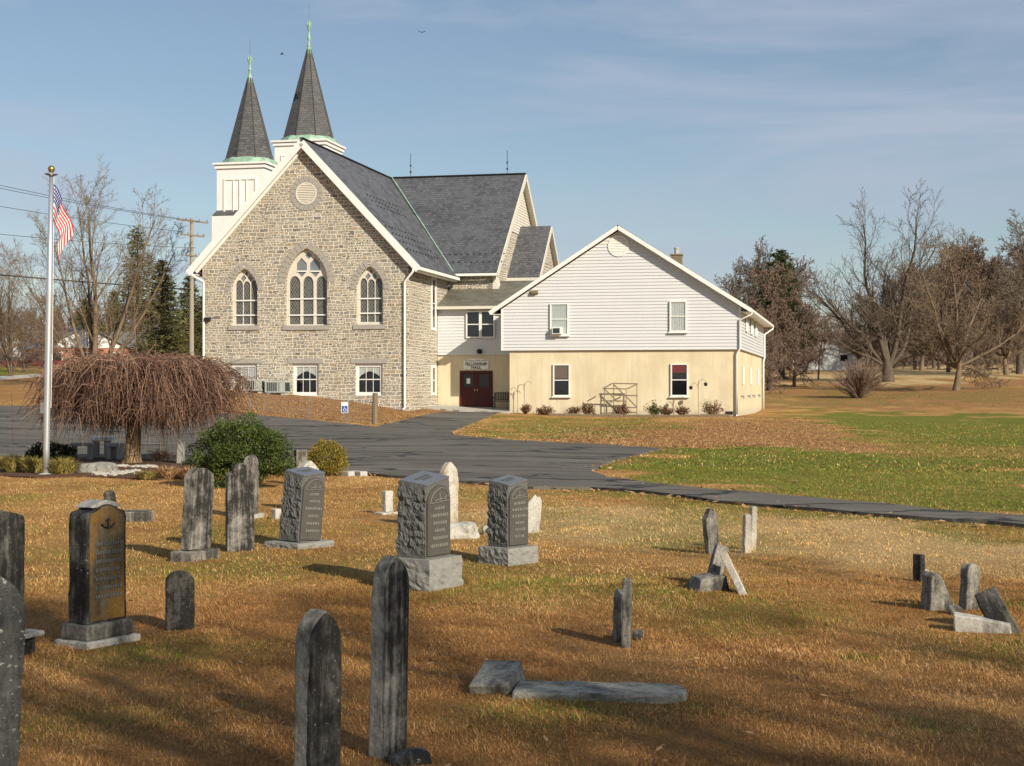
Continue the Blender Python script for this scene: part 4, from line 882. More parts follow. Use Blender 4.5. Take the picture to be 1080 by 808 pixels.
def conifer(name, loc, Hh, w, label, n=5200, mat='pine', group=None, seed=1, loose=.3, top=0.06, clump=.3, z0=.04, ls=.16, shape=1.0):
    rg = random.Random(seed); o = empty(name, loc, 0, label, 'tree', group); t = MB().tube([(0,0,-.3),(0,0,Hh*.95)], [w*.055,w*.008], 6); cr = MB(); nb = 110
    for b in range(nb):
        tt = z0+(1-z0)*(b/nb); a = b*2.4+rg.random(); r = w/2*((1-tt)**shape)*(1-loose*rg.random())+top*w; zc = Hh*tt
        d = Vector((math.cos(a),math.sin(a),0)); e = d*r+Vector((0,0,zc-r*.12+rg.uniform(-.2,.3))); s0 = Vector((0,0,zc)); t.tube([s0, s0.lerp(e,.5)+Vector((0,0,.1)), e], [.03,.02,.01], 3, False)
        m_ = max(6, int(n/nb*(.35+1.3*(1-tt))))
        for j in range(m_):
            f_ = rg.random()**.6; c = s0.lerp(e, f_)+Vector((rg.gauss(0,1),rg.gauss(0,1),rg.gauss(0,.6)))*clump*(.4+.8*(1-tt)); dd_ = (d+Vector((rg.gauss(0,.7),rg.gauss(0,.7),rg.gauss(0,.4))))
            leaf(cr, c, ls*rg.uniform(.6,1.4), .22, dd_)
    t.build('trunk', M['trunk_dark'], o, recalc=False); cr.build('crown', M[mat], o, recalc=False); return o
def place(o, p, sc=1.0, rz=0): o.location = p; o.scale = (sc,)*3; o.rotation_euler = (0,0,rz); return o

# roses along the hall
rng_roses = [(554,420,'darkest rose bush at the left corner of the stucco wall',.8,.62),(575,420,'sparse rose bush left of the tan-curtained lower window',1.1,.55),(606,419,'low rose bush under the lower left window',1.1,.5),(619,416,'tall reddish rose bush left of the wooden trellis',.95,.8),
             (655,421,'rose bush growing inside the wooden trellis',1.1,.75),(689,418,'yellow-green rose bush right of the wooden trellis',1.1,.85),(703,421,'small rose bush under the red-curtained window',.8,.6),(719,421,'thin rose bush right of the red-curtained window sill',.9,.6),(750,417,'spreading rose bush near the right stucco corner',1.5,.9)]
for i, (px, py, lab, w, h) in enumerate(rng_roses):
    u_ = F(px, 430, VH-1.0)[0]; p = W(u_, VH-1.0); p.z = hz(p.x, p.y)
    twiggy('rose_bush', p, w, h, 46, lab, mat='twig_brown', group='rose bushes along the hall', leaves=11, lmat='yew' if i == 5 else 'rose', tr=.011, up=.5)

# ------------------------------------------------------------------ garden round the weeping tree
def weeping():
    p = G(140, 489); o = empty('weeping_cherry', p, 0, 'bare weeping cherry with a wide umbrella of reddish twigs', 'tree'); tr = MB(); cr = MB(); rg = random.Random(5)
    tr.tube([(-.03,0,-.2),(-.02,0,.0),(0,0,.25),(.03,0,.7),(.06,.02,1.15),(.05,0,1.5)], [.30,.24,.17,.155,.18,.15], 12)
    limbs = []
    for i in range(17):
        a = i*2.4; R_ = rg.uniform(.9,2.0); pts = [Vector((.05,0,1.05+.3*rg.random()))]
        for j in range(1, 7):
            t = j/6; rr = R_*t; pts.append(Vector((math.cos(a+.3*t)*rr*1.02+.22*t, math.sin(a+.3*t)*rr*.95, 1.2+1.18*math.sin(min(t*1.5,1.57))*(1-.12*rg.random())-.35*max(0,t-.7)))+Vector((rg.gauss(0,.04),rg.gauss(0,.04),rg.gauss(0,.03))))
        tr.tube(pts, [.085,.07,.055,.045,.035,.025,.015], 5); limbs.append(pts)
    for i in range(6800):
        L = rg.choice(limbs); f_ = rg.uniform(1.2, 5.99); k = int(f_); q = L[k].lerp(L[min(k+1,6)], f_-k)+Vector((rg.gauss(0,.22),rg.gauss(0,.22),rg.gauss(0,.05)))
        out = Vector((q.x, q.y, 0)); rad = out.length; out = out.normalized() if rad > .01 else Vector((1,0,0)); out.rotate(Matrix.Rotation(rg.gauss(0,.7), 3, 'Z'))
        q.z = min(q.z, 2.46-.15*(q.x-.2)**2-.05*q.y**2+rg.gauss(0,.05)+.10*noise.noise(Vector((q.x*2.2,q.y*2.2,3)))); ln = rg.uniform(.5,1.45)*(1 if rg.random() < .93 else 1.25); reach = rg.uniform(.05,.4)
        zend = max(q.z-ln, rg.uniform(.5,1.2)+.16*math.sin(q.x*3+1)+.1*math.sin(q.x*7)); pts = [q]; n = 5; wx = wy = 0; dfx = rg.gauss(0,.035)
        for j in range(1, n+1):
            t = j/n; wx += rg.gauss(dfx,.04); wy += rg.gauss(0,.04); pts.append(Vector((q.x+out.x*reach*math.sin(t*1.57)+wx, q.y+out.y*reach*math.sin(t*1.57)+wy, q.z+.10*math.sin(t*3.1)*(1-t)-(q.z-zend)*t**1.35)))
        cr.tube(pts, [.0062,.0058,.0052,.0046,.004,.003], 3, False)
    for i in range(26):
        a = rg.uniform(-1.4,1.4)-1.57; rad = rg.uniform(1.0,2.2); x = math.cos(a)*rad if rg.random() < .5 else rg.uniform(-2.2,2.2); y = -abs(math.sin(a)*rad*.7); z = rg.uniform(.8,1.3)
        cr.tube([(x,y,z+.3),(x+.02,y,z*.7+.1),(x+rg.gauss(0,.05),y,rg.uniform(.15,.45))], [.006,.005,.004], 3, False)
    for i in range(1500):
        a = rg.random()*6.28; rad = 2.15*rg.random()**.5; x = math.cos(a)*rad+.2; y = math.sin(a)*rad*.95; z = min(2.4-.14*(x-.2)**2-.05*y*y, rg.uniform(1.0,2.45)); a2 = a+rg.gauss(0,1.0); ln = rg.uniform(.25,.7); dz = rg.gauss(-.15,.25)
        cr.tube([(x,y,z),(x+math.cos(a2)*ln*.5,y+math.sin(a2)*ln*.5,z+.06+dz*.2),(x+math.cos(a2)*ln,y+math.sin(a2)*ln,z+dz-.1)], [.008,.006,.004], 3, False)
    tr.build('trunk', M['cherry_bark'], o, smooth=True); cr.build('crown', M['twig_red'], o, recalc=False)
weeping()
tag(sheet('planting_bed', world([(-40,503),(-40,486),(60,486),(150,484),(205,489),(208,503),(165,507),(90,504),(40,505)]), .03, M['mulch'], .3, .4), 'brown mulch bed with pale gravel under the cherry', 'planting bed', kind='structure')
q = MB()
for px_, py_ in [(x, 500+2.2*math.sin(x*.07)+random.gauss(0,.9)) for x in np.linspace(97,148,110)]+[(x, 503+random.gauss(0,.6)) for x in np.linspace(150,185,40)]+[(x, 494+random.gauss(0,.8)) for x in np.linspace(128,166,60)]:
    p = G(px_, py_); r_ = random.uniform(.015,.05); q.lathe((p.x,p.y,p.z+.02), [(r_*.3,-.02),(r_,0),(r_*.8,r_*.7),(r_*.2,r_)], 6)
tag(q.build('white_gravel', M['graveltan']), 'white gravel and stone chips edging the mulch bed', 'gravel', kind='stuff')
def rock(name, loc, s, label, mat, seed, rz=0, cat='rock', group=None, grain=.35):
    bm = bmesh.new(); bmesh.ops.create_icosphere(bm, subdivisions=3, radius=1)
    for v_ in bm.verts:
        d = v_.co.normalized(); v_.co = d*(1+grain*noise.noise(d*1.3+Vector((seed,0,0)))+.2*grain*noise.noise(d*5+Vector((0,seed,0)))); m_ = max(abs(v_.co.x),abs(v_.co.y),abs(v_.co.z)); v_.co *= 1/(m_**.45)
        v_.co = Vector((v_.co.x*s[0], v_.co.y*s[1], v_.co.z*s[2]))
    me = bpy.data.meshes.new(name); bm.to_mesh(me); bm.free(); me.materials.append(M[mat]); o = bpy.data.objects.new(name, me); COL.objects.link(o); o.location = loc; o.rotation_euler[2] = rz
    return tag(o, label, cat, group)
M['rockgrey'] = marble('field_rock', (.36,.35,.30), (.12,.12,.10), .4)
p = G(104, 500); rock('boulder', p+Vector((0,0,.05)), (.40,.22,.17), 'flat grey boulder in the mulch bed under the cherry', 'rockgrey', 3)
p = G(127, 494); rock('small_rock', p+Vector((0,0,.02)), (.14,.1,.06), 'pale small rock at the left foot of the cherry trunk', 'graveltan', 5); p = G(155, 494); rock('small_rock', p+Vector((0,0,.02)), (.22,.1,.05), 'flat pale rock at the right foot of the cherry trunk', 'graveltan', 8)
# stone benches and table
def stone_bench(px, w, h, lab, rz, top='concrete', d=.34, Z=34.5):
    p = at(px, Z); o = empty('stone_bench', p, rz, lab, 'bench', 'stone benches under the cherry'); MB().box((-w/2,-d/2,h-.08),(w/2,d/2,h)).build('seat', M[top], o, bevel=.012)
    for s in (-1,1): MB().box((s*w*.33-.055,-d*.42,-.1),(s*w*.33+.055,d*.42,h-.08)).build('leg', M[top], o, bevel=.01)
stone_bench(87, .50, .42, 'left grey stone bench beside the dark shrub', .3); stone_bench(124, .42, .40, 'right grey stone bench touching the cherry trunk', -.4)
p = at(107.5, 35.2); o = empty('stone_table', p, .1, 'small round stone table with white top between the benches', 'table'); q = MB(); q.lathe((0,0,0), [(.20,.44),(.31,.45),(.31,.51),(.29,.53)], 20); q.build('tabletop', M['white'], o)
for s in (-1,1): MB().box((s*.13-.06,-.14,-.1),(s*.13+.06,.14,.44)).build('leg', M['concrete'], o)
p = at(191, 32.5); q = MB(); q.box((-.09,-.06,-.1),(.07,.06,.46)); q.box((-.05,-.05,.46),(.0,.05,.50)); o = q.build('marker_post', M['rockgrey'], bevel=.01); o.location = p; tag(o, 'short pale stone post between cherry and dark green bush', 'post')
def tuft(px, py, w, h, n, lab, mat='tuft'):
    p = G(px, py); o = MB()
    for i in range(n):
        a = random.random()*6.28; r = w/2*random.random()**.7; b = Vector((math.cos(a)*r*.55, math.sin(a)*r*.5, -.02)); a2 = a+random.gauss(0,.6); r2 = r*1.1+random.random()*w*.25; e = Vector((math.cos(a2)*r2, math.sin(a2)*r2*.9, h*random.uniform(.25,1.05)*(1-.5*r/w))); m_ = b.lerp(e,.5)+Vector((0,0,h*.2)); s = Vector((-math.sin(a), math.cos(a), 0))*.008
        o.face([b-s, b+s, m_+s*.8, m_-s*.8]); o.face([m_-s*.8, m_+s*.8, e])
    ob = o.build('ornamental_grass', M[mat], recalc=False); ob.location = p; tag(ob, lab, 'plant', 'grass clumps round the flagpole')
tuft(14, 499, .62, .42, 900, 'yellowing grass clump left of flagpole at the photo edge'); tuft(36, 500, .55, .38, 700, 'yellow grass clump touching the left side of the flagpole'); tuft(66, 502, .62, .40, 1000, 'yellow grass clump just right of the flagpole'); tuft(154, 506, .4, .2, 450, 'small yellow-green clump before the cherry trunk')
tuft(176, 505, .6, .26, 500, 'rust-orange dead plant clump left of the big green bush', 'litter'); tuft(200, 506, .4, .3, 260, 'dry orange stalks at the foot of the pale post', 'litter')
p = at(54, 34); bush('low_evergreen', p, 1.1, .45, 2600, .035, 'juniper', 'low dark evergreen shrub behind the flagpole grass', dep=.6)
twiggy('twiggy_shrub', at(170, 33.5), .85, .33, 150, 'leafless reddish twiggy shrub right of the cherry trunk', mat='twig_brown', tr=.006)
p = G(255, 514); bush('evergreen_bush', p, 1.46*1.02, 1.13, 30000, .021, 'yew', 'large dark green loose evergreen bush behind the graves', dep=1.2, lump=.42, stems=7)
p = G(345, 502); bush('round_shrub', p, .74, .68, 11000, .017, 'boxwood', 'small rounded golden-green clipped shrub by the drive', dep=.7, lump=.12)
p = at(205, 27.5); bush('low_evergreen', p, .5, .35, 1200, .03, 'juniper', 'small dark juniper at the left foot of the big bush', dep=.4)
for k, (x0, x1) in enumerate(((355,371),(372,384))):
    a = G(x0, 501.5); b = G(x1, 502.5); q = MB(); q.beam((a.x,a.y,a.z+.03),(b.x,b.y,b.z+.03), .16, .12); o = q.build('edging_stone', M['concrete'], None, tuple(a), bevel=.02); o.location = a; tag(o, ('pale kerb stone touching the golden shrub','pale short kerb stone at the edge of the drive')[k], 'edging')
# flagpole
p = G(48.5, 502.5); ph = (502.5-186)/FPX*p.y; pr = .058; o = empty('flagpole', p, 0, 'slim aluminium flagpole with gold ball before the weeping cherry', 'flagpole')
o.rotation_euler = (0, R(.95), 0)
MB().lathe((0,0,0), [(pr,-.2),(pr,.5),(pr*.98,ph*.6),(pr*.62,ph)], 16).build('pole', M['pole'], o, smooth=True)
MB().lathe((0,0,0), [(.16,-.05),(.16,.03),(.10,.05),(.07,.06)], 16).build('base', M['concrete'], o); MB().lathe((0,0,ph), [(.03,0),(.12,.03),(.12,.045),(.03,.06),(.02,.09)], 12).build('truck', M['metal'], o)
MB().lathe((0,0,ph+.13), [(.005,-.065),(.04,-.055),(.062,-.02),(.065,0),(.062,.02),(.04,.055),(.005,.065)], 14).build('ball', M['gold'], o, smooth=True)
MB().tube([(.075,-.02,1.25),(.08,-.02,ph*.5),(.055,-.02,ph-.02)], .006, 4).build('halyard', M['white'], o); MB().box((-.1,-.09,1.15),(-.04,-.03,1.35)).build('cleat', M['metal'], o)
def flag():
    q = MB(); nu, nv = 44, 30; top = ph-.14; uvs = []
    for j in range(nv+1):
        for i in range(nu+1):
            s = i/nu; t = j/nv                                      # s along the fly, t down the hoist
            x = .06+s*.36*(1-.32*t)-.12*s*s*t; z = top-t*.66-s*.78*(.45+.55*s)-.10*s*(1-t); y = -.03+.075*math.sin(s*9+t*3.2)*s**.5+.05*math.sin(s*17+1+t*5)*s
            x += .035*math.sin(s*8+t*5)*s; q.v.append((x,y,z)); uvs.append((s,t))
    for j in range(nv):
        for i in range(nu): a = j*(nu+1)+i; q.f.append((a,a+1,a+nu+2,a+nu+1))
    t = NT('flag_cloth'); at_ = t.n('ShaderNodeVertexColor'); at_.layer_name = 'zone'; t.col(at_.outputs[0]); t.b.inputs['Roughness'].default_value = .75
    cols = []
    nu2 = nu; 
    ob = q.build('us_flag', None, None, recalc=False, smooth=True); me = ob.data
    uvl = me.uv_layers.new(name='UVMap')
    for l in me.loops: uvl.data[l.index].uv = (uvs[l.vertex_index][0], 1-uvs[l.vertex_index][1])
    t = NT('flag_cloth'); x = t.xyz(t.tc.outputs['UV']); st = t.math('LESS_THAN', t.math('FRACT', t.math('MULTIPLY', t.math('SUBTRACT', 1.0, x[1]), 6.5)), .5)
    c = t.mix(st, (.70,.68,.66), (.48,.03,.05)); can = t.math('MULTIPLY', t.math('LESS_THAN', x[0], .46), t.math('GREATER_THAN', x[1], .4615)); c = t.mix(can, c, (.03,.05,.20))
    sx_ = t.math('SUBTRACT', t.math('FRACT', t.math('MULTIPLY', x[0], 15)), .5); sy_ = t.math('SUBTRACT', t.math('FRACT', t.math('MULTIPLY', x[1], 9.3)), .5)
    stp = t.math('LESS_THAN', t.math('ADD', t.math('MULTIPLY', sx_, sx_), t.math('MULTIPLY', sy_, sy_)), .07)
    c = t.mix(t.math('MULTIPLY', stp, can), c, (.75,.75,.75)); t.col(c); t.b.inputs['Roughness'].default_value = .7
    me.materials.append(t.m); ob.location = p; ob.rotation_euler = (0, R(.95), 0); tag(ob, 'red white and blue striped flag hanging limp near the pole top', 'flag')
flag()

# ------------------------------------------------------------------ fence and sign on the bank
a = G(262, 433.5); b = G(395.5, 448); fo = empty('wire_fence', b, 0, 'thin wire fence with wooden end post on the bank', 'fence')
def rel(p): return Vector(p)-b
q = MB(); h = 33.5/FPX*b.y
q.tube([(0,0,-.3),(0,0,h*.5),(0.01,0,h)], [.13,.12,.11], 8); q.build('end_post', M['wood'], fo)
for t_ in (.02,.16,.5,.8): c = a.lerp(b, t_); z = hz(c.x, c.y); q = MB().tube([rel((c.x,c.y,z-.2)), rel((c.x,c.y,z+.95))], .022, 5); q.build('post', M['metal'], fo)
q = MB(); n = 46
for hh in (.15,.4,.65,.9): 
    pts = []
    for k in range(n+1): c = a.lerp(b, k/n); pts.append(rel((c.x,c.y,hz(c.x,c.y)+hh)))
    q.tube(pts, .006, 3, False)
for k in range(n): c = a.lerp(b, k/n); z = hz(c.x,c.y); q.tube([rel((c.x,c.y,z+.05)), rel((c.x,c.y,z+.9))], .005, 3, False)
q.build('wire_mesh', M['metal'], fo, recalc=False)
c = a.lerp(b, .78); c.y -= .15; z = hz(c.x, c.y); zz0 = EYE-(435.5-HZ)/FPX*c.y; zz1 = EYE-(424-HZ)/FPX*c.y; sw = 7.2/FPX*c.y
sg = empty('parking_sign', (c.x,c.y,z), 0, 'small white accessible parking sign on the wire fence', 'sign'); q = MB(); q.box((-sw/2,-.02,zz0-z),(sw/2,0,zz1-z)); q.build('board', M['white'], sg); MB().tube([(0,.03,-.3),(0,.03,zz1-z-.02)], .02, 5).build('post', M['metal'], sg)
bl = plain('sign_blue', (.02,.09,.30), .5); mz = (zz0+zz1)/2-z-.05; q = MB(); q.box((-.12,-.026,mz-.16),(.12,-.021,mz+.12)); q.build('symbol_panel', bl, sg)
q = MB(); ring = [(.065*math.cos(t_), -.03, mz-.05+.065*math.sin(t_)) for t_ in np.linspace(2.4, 6.6, 12)]; q.tube(ring, .012, 4); q.tube([(-.02,-.03,mz+.06),(-.015,-.03,mz-.01),(.045,-.03,mz-.015),(.07,-.03,mz-.08)], .014, 4); q.lathe((-.02,-.03,mz+.085), [(.004,-.02),(.02,0),(.004,.02)], 8); q.build('wheelchair_symbol', M['white'], sg)

# ------------------------------------------------------------------ gravestones
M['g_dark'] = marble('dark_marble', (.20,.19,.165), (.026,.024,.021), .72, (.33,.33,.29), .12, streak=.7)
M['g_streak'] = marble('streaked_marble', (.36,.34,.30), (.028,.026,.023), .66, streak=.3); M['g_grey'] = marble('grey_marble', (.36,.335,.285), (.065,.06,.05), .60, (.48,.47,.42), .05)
M['g_edge'] = marble('pale_edge_marble', (.42,.40,.33), (.09,.085,.065), .45, (.6,.58,.5), .1); M['g_white'] = marble('white_marble', (.60,.57,.50), (.20,.18,.14), .35, streak=.8); M['g_pale'] = marble('pale_marble', (.62,.60,.53), (.15,.14,.11), .33, tint=(.40,.25,.09), tintamt=.45)  # g_edge: paler stone for sides beside dark front plates and for fallen pieces
M['g_stain'] = marble('stained_marble', (.20,.16,.10), (.055,.05,.04), .45, (.40,.39,.34), .03, (.25,.135,.028), .95); M['g_lichen'] = marble('lichen_stone', (.13,.13,.12), (.035,.035,.033), .5, (.50,.50,.43), .30)
M['granite'] = granite('dark_granite', (.03,.03,.028), (.22,.215,.195), .6, 1.0); M['granite_face'] = granite('polished_granite', (.055,.052,.045), (.12,.115,.10), .42, .08); M['granite_base'] = granite('grey_granite', (.13,.13,.115), (.40,.39,.35), .9, .6)
M['granite_top'] = granite('polished_top', (.11,.115,.12), (.16,.165,.17), .2, .03); M['letter'] = plain('cut_lettering', (.17,.165,.145), .9, .2, 30)
def profile(style, w, h):
    x = w/2
    if style == 'arch': return [(-x,0),(-x,h-x*.75)]+[(-x*math.cos(t), h-x*.75+x*.75*math.sin(t)) for t in np.linspace(.15, math.pi-.15, 13)]+[(x,h-x*.75),(x,0)]
    if style == 'low': return [(-x,0),(-x,h-x*.42)]+[(-x*math.cos(t), h-x*.42+x*.42*math.sin(t)) for t in np.linspace(.15, math.pi-.15, 11)]+[(x,h-x*.42),(x,0)]
    if style == 'shoulder': return [(-x,0),(-x,h-.13*h),(-x*.78,h-.10*h),(-x*.55,h-.12*h)]+[(x*.12-x*.7*math.cos(t), h-.11*h+.11*h*math.sin(t)) for t in np.linspace(.1, math.pi*.93, 9)]+[(x,h-.2*h),(x,0)]
    if style == 'gothic': return [(-x,0)]+arch_pts(0, 0, w, h-w*.8, h, 7, False)+[(x,0)]
    if style == 'peak': return [(-x,0),(-x,h*.93),(-x*.9,h*.95),(0,h),(x*.9,h*.95),(x,h*.93),(x,0)]
    if style == 'serp': return [(-x,0),(-x,h*.88),(-x*.93,h*.93),(-x*.6,h*.955),(-x*.25,h*.99),(0,h),(x*.25,h*.99),(x*.6,h*.955),(x*.93,h*.93),(x,h*.88),(x*.96,h*.8),(x*.97,h*.25),(x,0)]
    if style == 'broken': return [(-x,0),(-x,h*.80),(-x*.5,h*.9),(-x*.1,h),(x*.35,h*.93),(x*.6,h*.97),(x,h*.86),(x,0)]
    if style == 'shard': return [(-x,0),(-x,h*.9),(-x*.7,h),(-x*.2,h*.86),(x*.2,h*.62),(x*.7,h*.3),(x,h*.08),(x,0)]
    return [(-x,0),(-x,h),(x,h),(x,0)]
def stone_part(poly, th, mat, parent, z0=0, bev=.008, name='tablet', rough=.006, seed=0, y0=0):
    mb = MB(); mb.prism(lambda a, b, c: (a, c+y0, b+z0), poly, -th/2, th/2)
    me = bpy.data.meshes.new(name); me.from_pydata(mb.v, [], mb.f); bm = bmesh.new(); bm.from_mesh(me); bmesh.ops.remove_doubles(bm, verts=bm.verts, dist=1e-5); bmesh.ops.recalc_face_normals(bm, faces=bm.faces)
    bmesh.ops.dissolve_limit(bm, angle_limit=.02, verts=bm.verts, edges=bm.edges)
    ed = [e for e in bm.edges if len(e.link_faces) == 2 and e.calc_face_angle(0) > .6]
    bmesh.ops.bevel(bm, geom=ed, offset=bev, segments=2, profile=.5, affect='EDGES'); bmesh.ops.triangulate(bm, faces=bm.faces)
    for it in range(5):
        lg = [e for e in bm.edges if e.calc_length() > .05]
        if not lg: break
        bmesh.ops.subdivide_edges(bm, edges=lg, cuts=1, use_grid_fill=False); bmesh.ops.triangulate(bm, faces=[f_ for f_ in bm.faces if len(f_.verts) > 4])
    for v_ in bm.verts:
        n = noise.noise_vector(v_.co*11+Vector((seed*3.1,0,0)))+.6*noise.noise_vector(v_.co*34+Vector((seed,0,0))); v_.co += n*rough
    bm.to_mesh(me); bm.free(); me.materials.append(M[mat]); o = bpy.data.objects.new(name, me); COL.objects.link(o)
    if parent: o.parent = parent
    return o
GN = [0]
def grave(px, Z, hp, w, th, style, az, mat, label, lean=(0,0), bases=(), z=None, name='gravestone', rough=.005, group='gravestones', letters=None, face=None):
    """hp: height in metres; az: heading of the carved face; lean in degrees (along the face, across the face)"""
    GN[0] += 1; p = at(px, Z); o = empty(name, p, R(180-az), label, 'gravestone', group); z0 = -.06
    for (bw, bt, bh, bmat, bn) in bases:
        stone_part([(-bw/2,0),(-bw/2,bh+(-z0 if z0 < 0 else 0)),(bw/2,bh+(-z0 if z0 < 0 else 0)),(bw/2,0)], bt, bmat, o, z0, .012, bn, .006, GN[0]); z0 = (bh if z0 < 0 else z0+bh)
    if z0 < 0: pr = profile(style, w, hp-z0)
    else: pr = profile(style, w, hp-z0)
    t = stone_part(pr, th, mat, o, z0, .009, 'tablet', rough, GN[0]); 
    if lean != (0,0): t.rotation_euler = (R(lean[1]), R(lean[0]), 0)
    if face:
        fq = MB(); fq.prism(lambda a, b, c: (a, c, b), [(a_*.985, z0+.01+b_*.98) for a_, b_ in pr], -th/2-.009, -th/2+.01); fq.build('carved_face', M[face], t, bevel=.003)  # dark front plate: streaks and lichen plus that side's shade put into colour
    if letters:
        q = MB(); rg = random.Random(GN[0]); th = th+(.02 if style == 'serp' else 0)
        for zz, ww_ in letters:
            x = -ww_/2
            while x < ww_/2: l_ = rg.choice((.008,.012,.016)); q.box((x,-th/2-.003,zz),(x+l_,-th/2+.004,zz+.022)); x += l_+.007
        q.build('inscription', M['letter'], t)
    return o
# near and left
grave(-12, 9.2, .88, .42, .20, 'peak', 112, 'g_dark', 'dark lichen-spotted monument cut by the left edge, farther one', bases=((.50,.30,.10,'g_dark','base'),(.58,.38,.03,'g_white','plinth')))
grave(-66, 5.0, 1.03, .46, .09, 'arch', 150, 'g_lichen', 'nearest dark tablet with pale lichen cap at the left edge', (3,0))
def sletter():
    pass
g = grave(103.5, 9.75, .88, .34, .16, 'serp', 122, 'g_dark', 'dark tablet with orange stained arched face and anchor carving', bases=((.46,.30,.035,'g_white','plinth'),(.40,.24,.10,'g_grey','base')), letters=[(.62-k*.055,.2) for k in range(7)])
q = MB(); q.prism(lambda a, b, c: (a, c, b), [(a*.86, .15+b*.965) for a, b in profile('serp', .34, .745)], -.087, -.06); fpl = q.build('carved_face', M['g_stain'], [c for c in g.children if c.name.startswith('tablet')][0], bevel=.004)
q = MB(); y = -.092; q.tube([(-.055,y,.755),(-.03,y,.735),(0,y,.728),(.03,y,.735),(.055,y,.755)], .006, 5); q.tube([(0,y,.728),(0,y,.79)], .006, 5); q.tube([(-.02,y,.775),(.02,y,.775)], .005, 5); q.build('anchor_carving', M['g_dark'], [c for c in g.children if c.name.startswith('tablet')][0])
cap = stone_part([(-.12,0),(-.12,.008),(-.08,.03),(.0,.045),(.08,.03),(.12,.008),(.12,0)], .15, 'g_white', g, .857, .004, 'cap', .002, 3)
grave(190, 10.3, .385, .19, .07, 'arch', 165, 'g_dark', 'small round-topped blackened stone right of the orange stained one')
grave(206, 14.45, .86, .30, .11, 'arch', 118, 'g_grey', 'grey arched tablet with white-capped top leaning right beside bush', (4,0), face='g_streak', bases=((.42,.26,.09,'g_grey','base'),), letters=[(.55-k*.06,.18) for k in range(4)])  # front plate darker than the body, side shading painted into its colour
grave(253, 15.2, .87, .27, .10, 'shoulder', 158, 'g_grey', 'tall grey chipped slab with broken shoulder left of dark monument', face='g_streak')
grave(265, 19.0, .78, .30, .07, 'arch', 105, 'g_grey', 'thin arched stone half hidden behind the chipped grey slab', bases=((.38,.2,.05,'g_white','base'),))
grave(118, 20.3, .26, .15, .06, 'arch', 160, 'g_dark', 'tiny dark leaning stone left of the flat block marker', (-9,0))
q = empty('flat_marker', at(145, 18.6), R(-8), 'low flat rectangular grave marker with dark top', 'gravestone', 'gravestones'); stone_part([(-.17,-.05),(-.17,.12),(.17,.12),(.17,-.05)], .24, 'g_grey', q, 0, .01, 'block', .004, 4); MB().box((-.14,-.10,.118),(.14,.10,.128)).build('plaque', M['granite_face'], q)
grave(325, 14.9*1.35, .66, .34, .12, 'gothic', 140, 'g_white', 'white peaked marble stone behind the slanted dark monument'); grave(317, 25.5, .58, .2, .12, 'flat', 150, 'g_grey', 'grey square-topped stone behind the white peaked one beside golden shrub')
grave(292, 18.8, .13, .1, .1, 'flat', 140, 'g_white', 'tiny white stump left of the slanted dark monument')
# rock-faced granite monuments
def rockbox(w, d, h, mat, parent, name, z0, amp=.012, faces=('x','y+'), n=14, taper=0, seed=0):
    bm = bmesh.new(); bmesh.ops.create_cube(bm, size=1); bmesh.ops.subdivide_edges(bm, edges=bm.edges, cuts=n, use_grid_fill=True)
    for v_ in bm.verts:
        c = v_.co.copy(); P = Vector((c.x*w, c.y*d, (c.z+.5)*h)); k = 1-taper*(c.z+.5); P.x *= k; P.y *= k
        e = min(.5-abs(c.z), .12)/.12; out = Vector((0,0,0)); N = abs(noise.noise(P*13+Vector((seed,0,0))))*1.5+.55*noise.noise(P*34+Vector((0,seed,0)))+.5*noise.noise(P*90)
        if abs(c.x) > .499 and 'x' in faces: out.x = math.copysign(1, c.x)
        if c.y > .499 and 'y+' in faces: out.y = 1
        if c.y < -.499 and 'y-' in faces: out.y = -1
        P += out*amp*(.3+1.3*N)*(.25+.75*e); P.z += z0; v_.co = P
    me = bpy.data.meshes.new(name); bm.to_mesh(me); bm.free(); me.materials.append(M[mat]); o = bpy.data.objects.new(name, me); COL.objects.link(o); o.parent = parent; return o
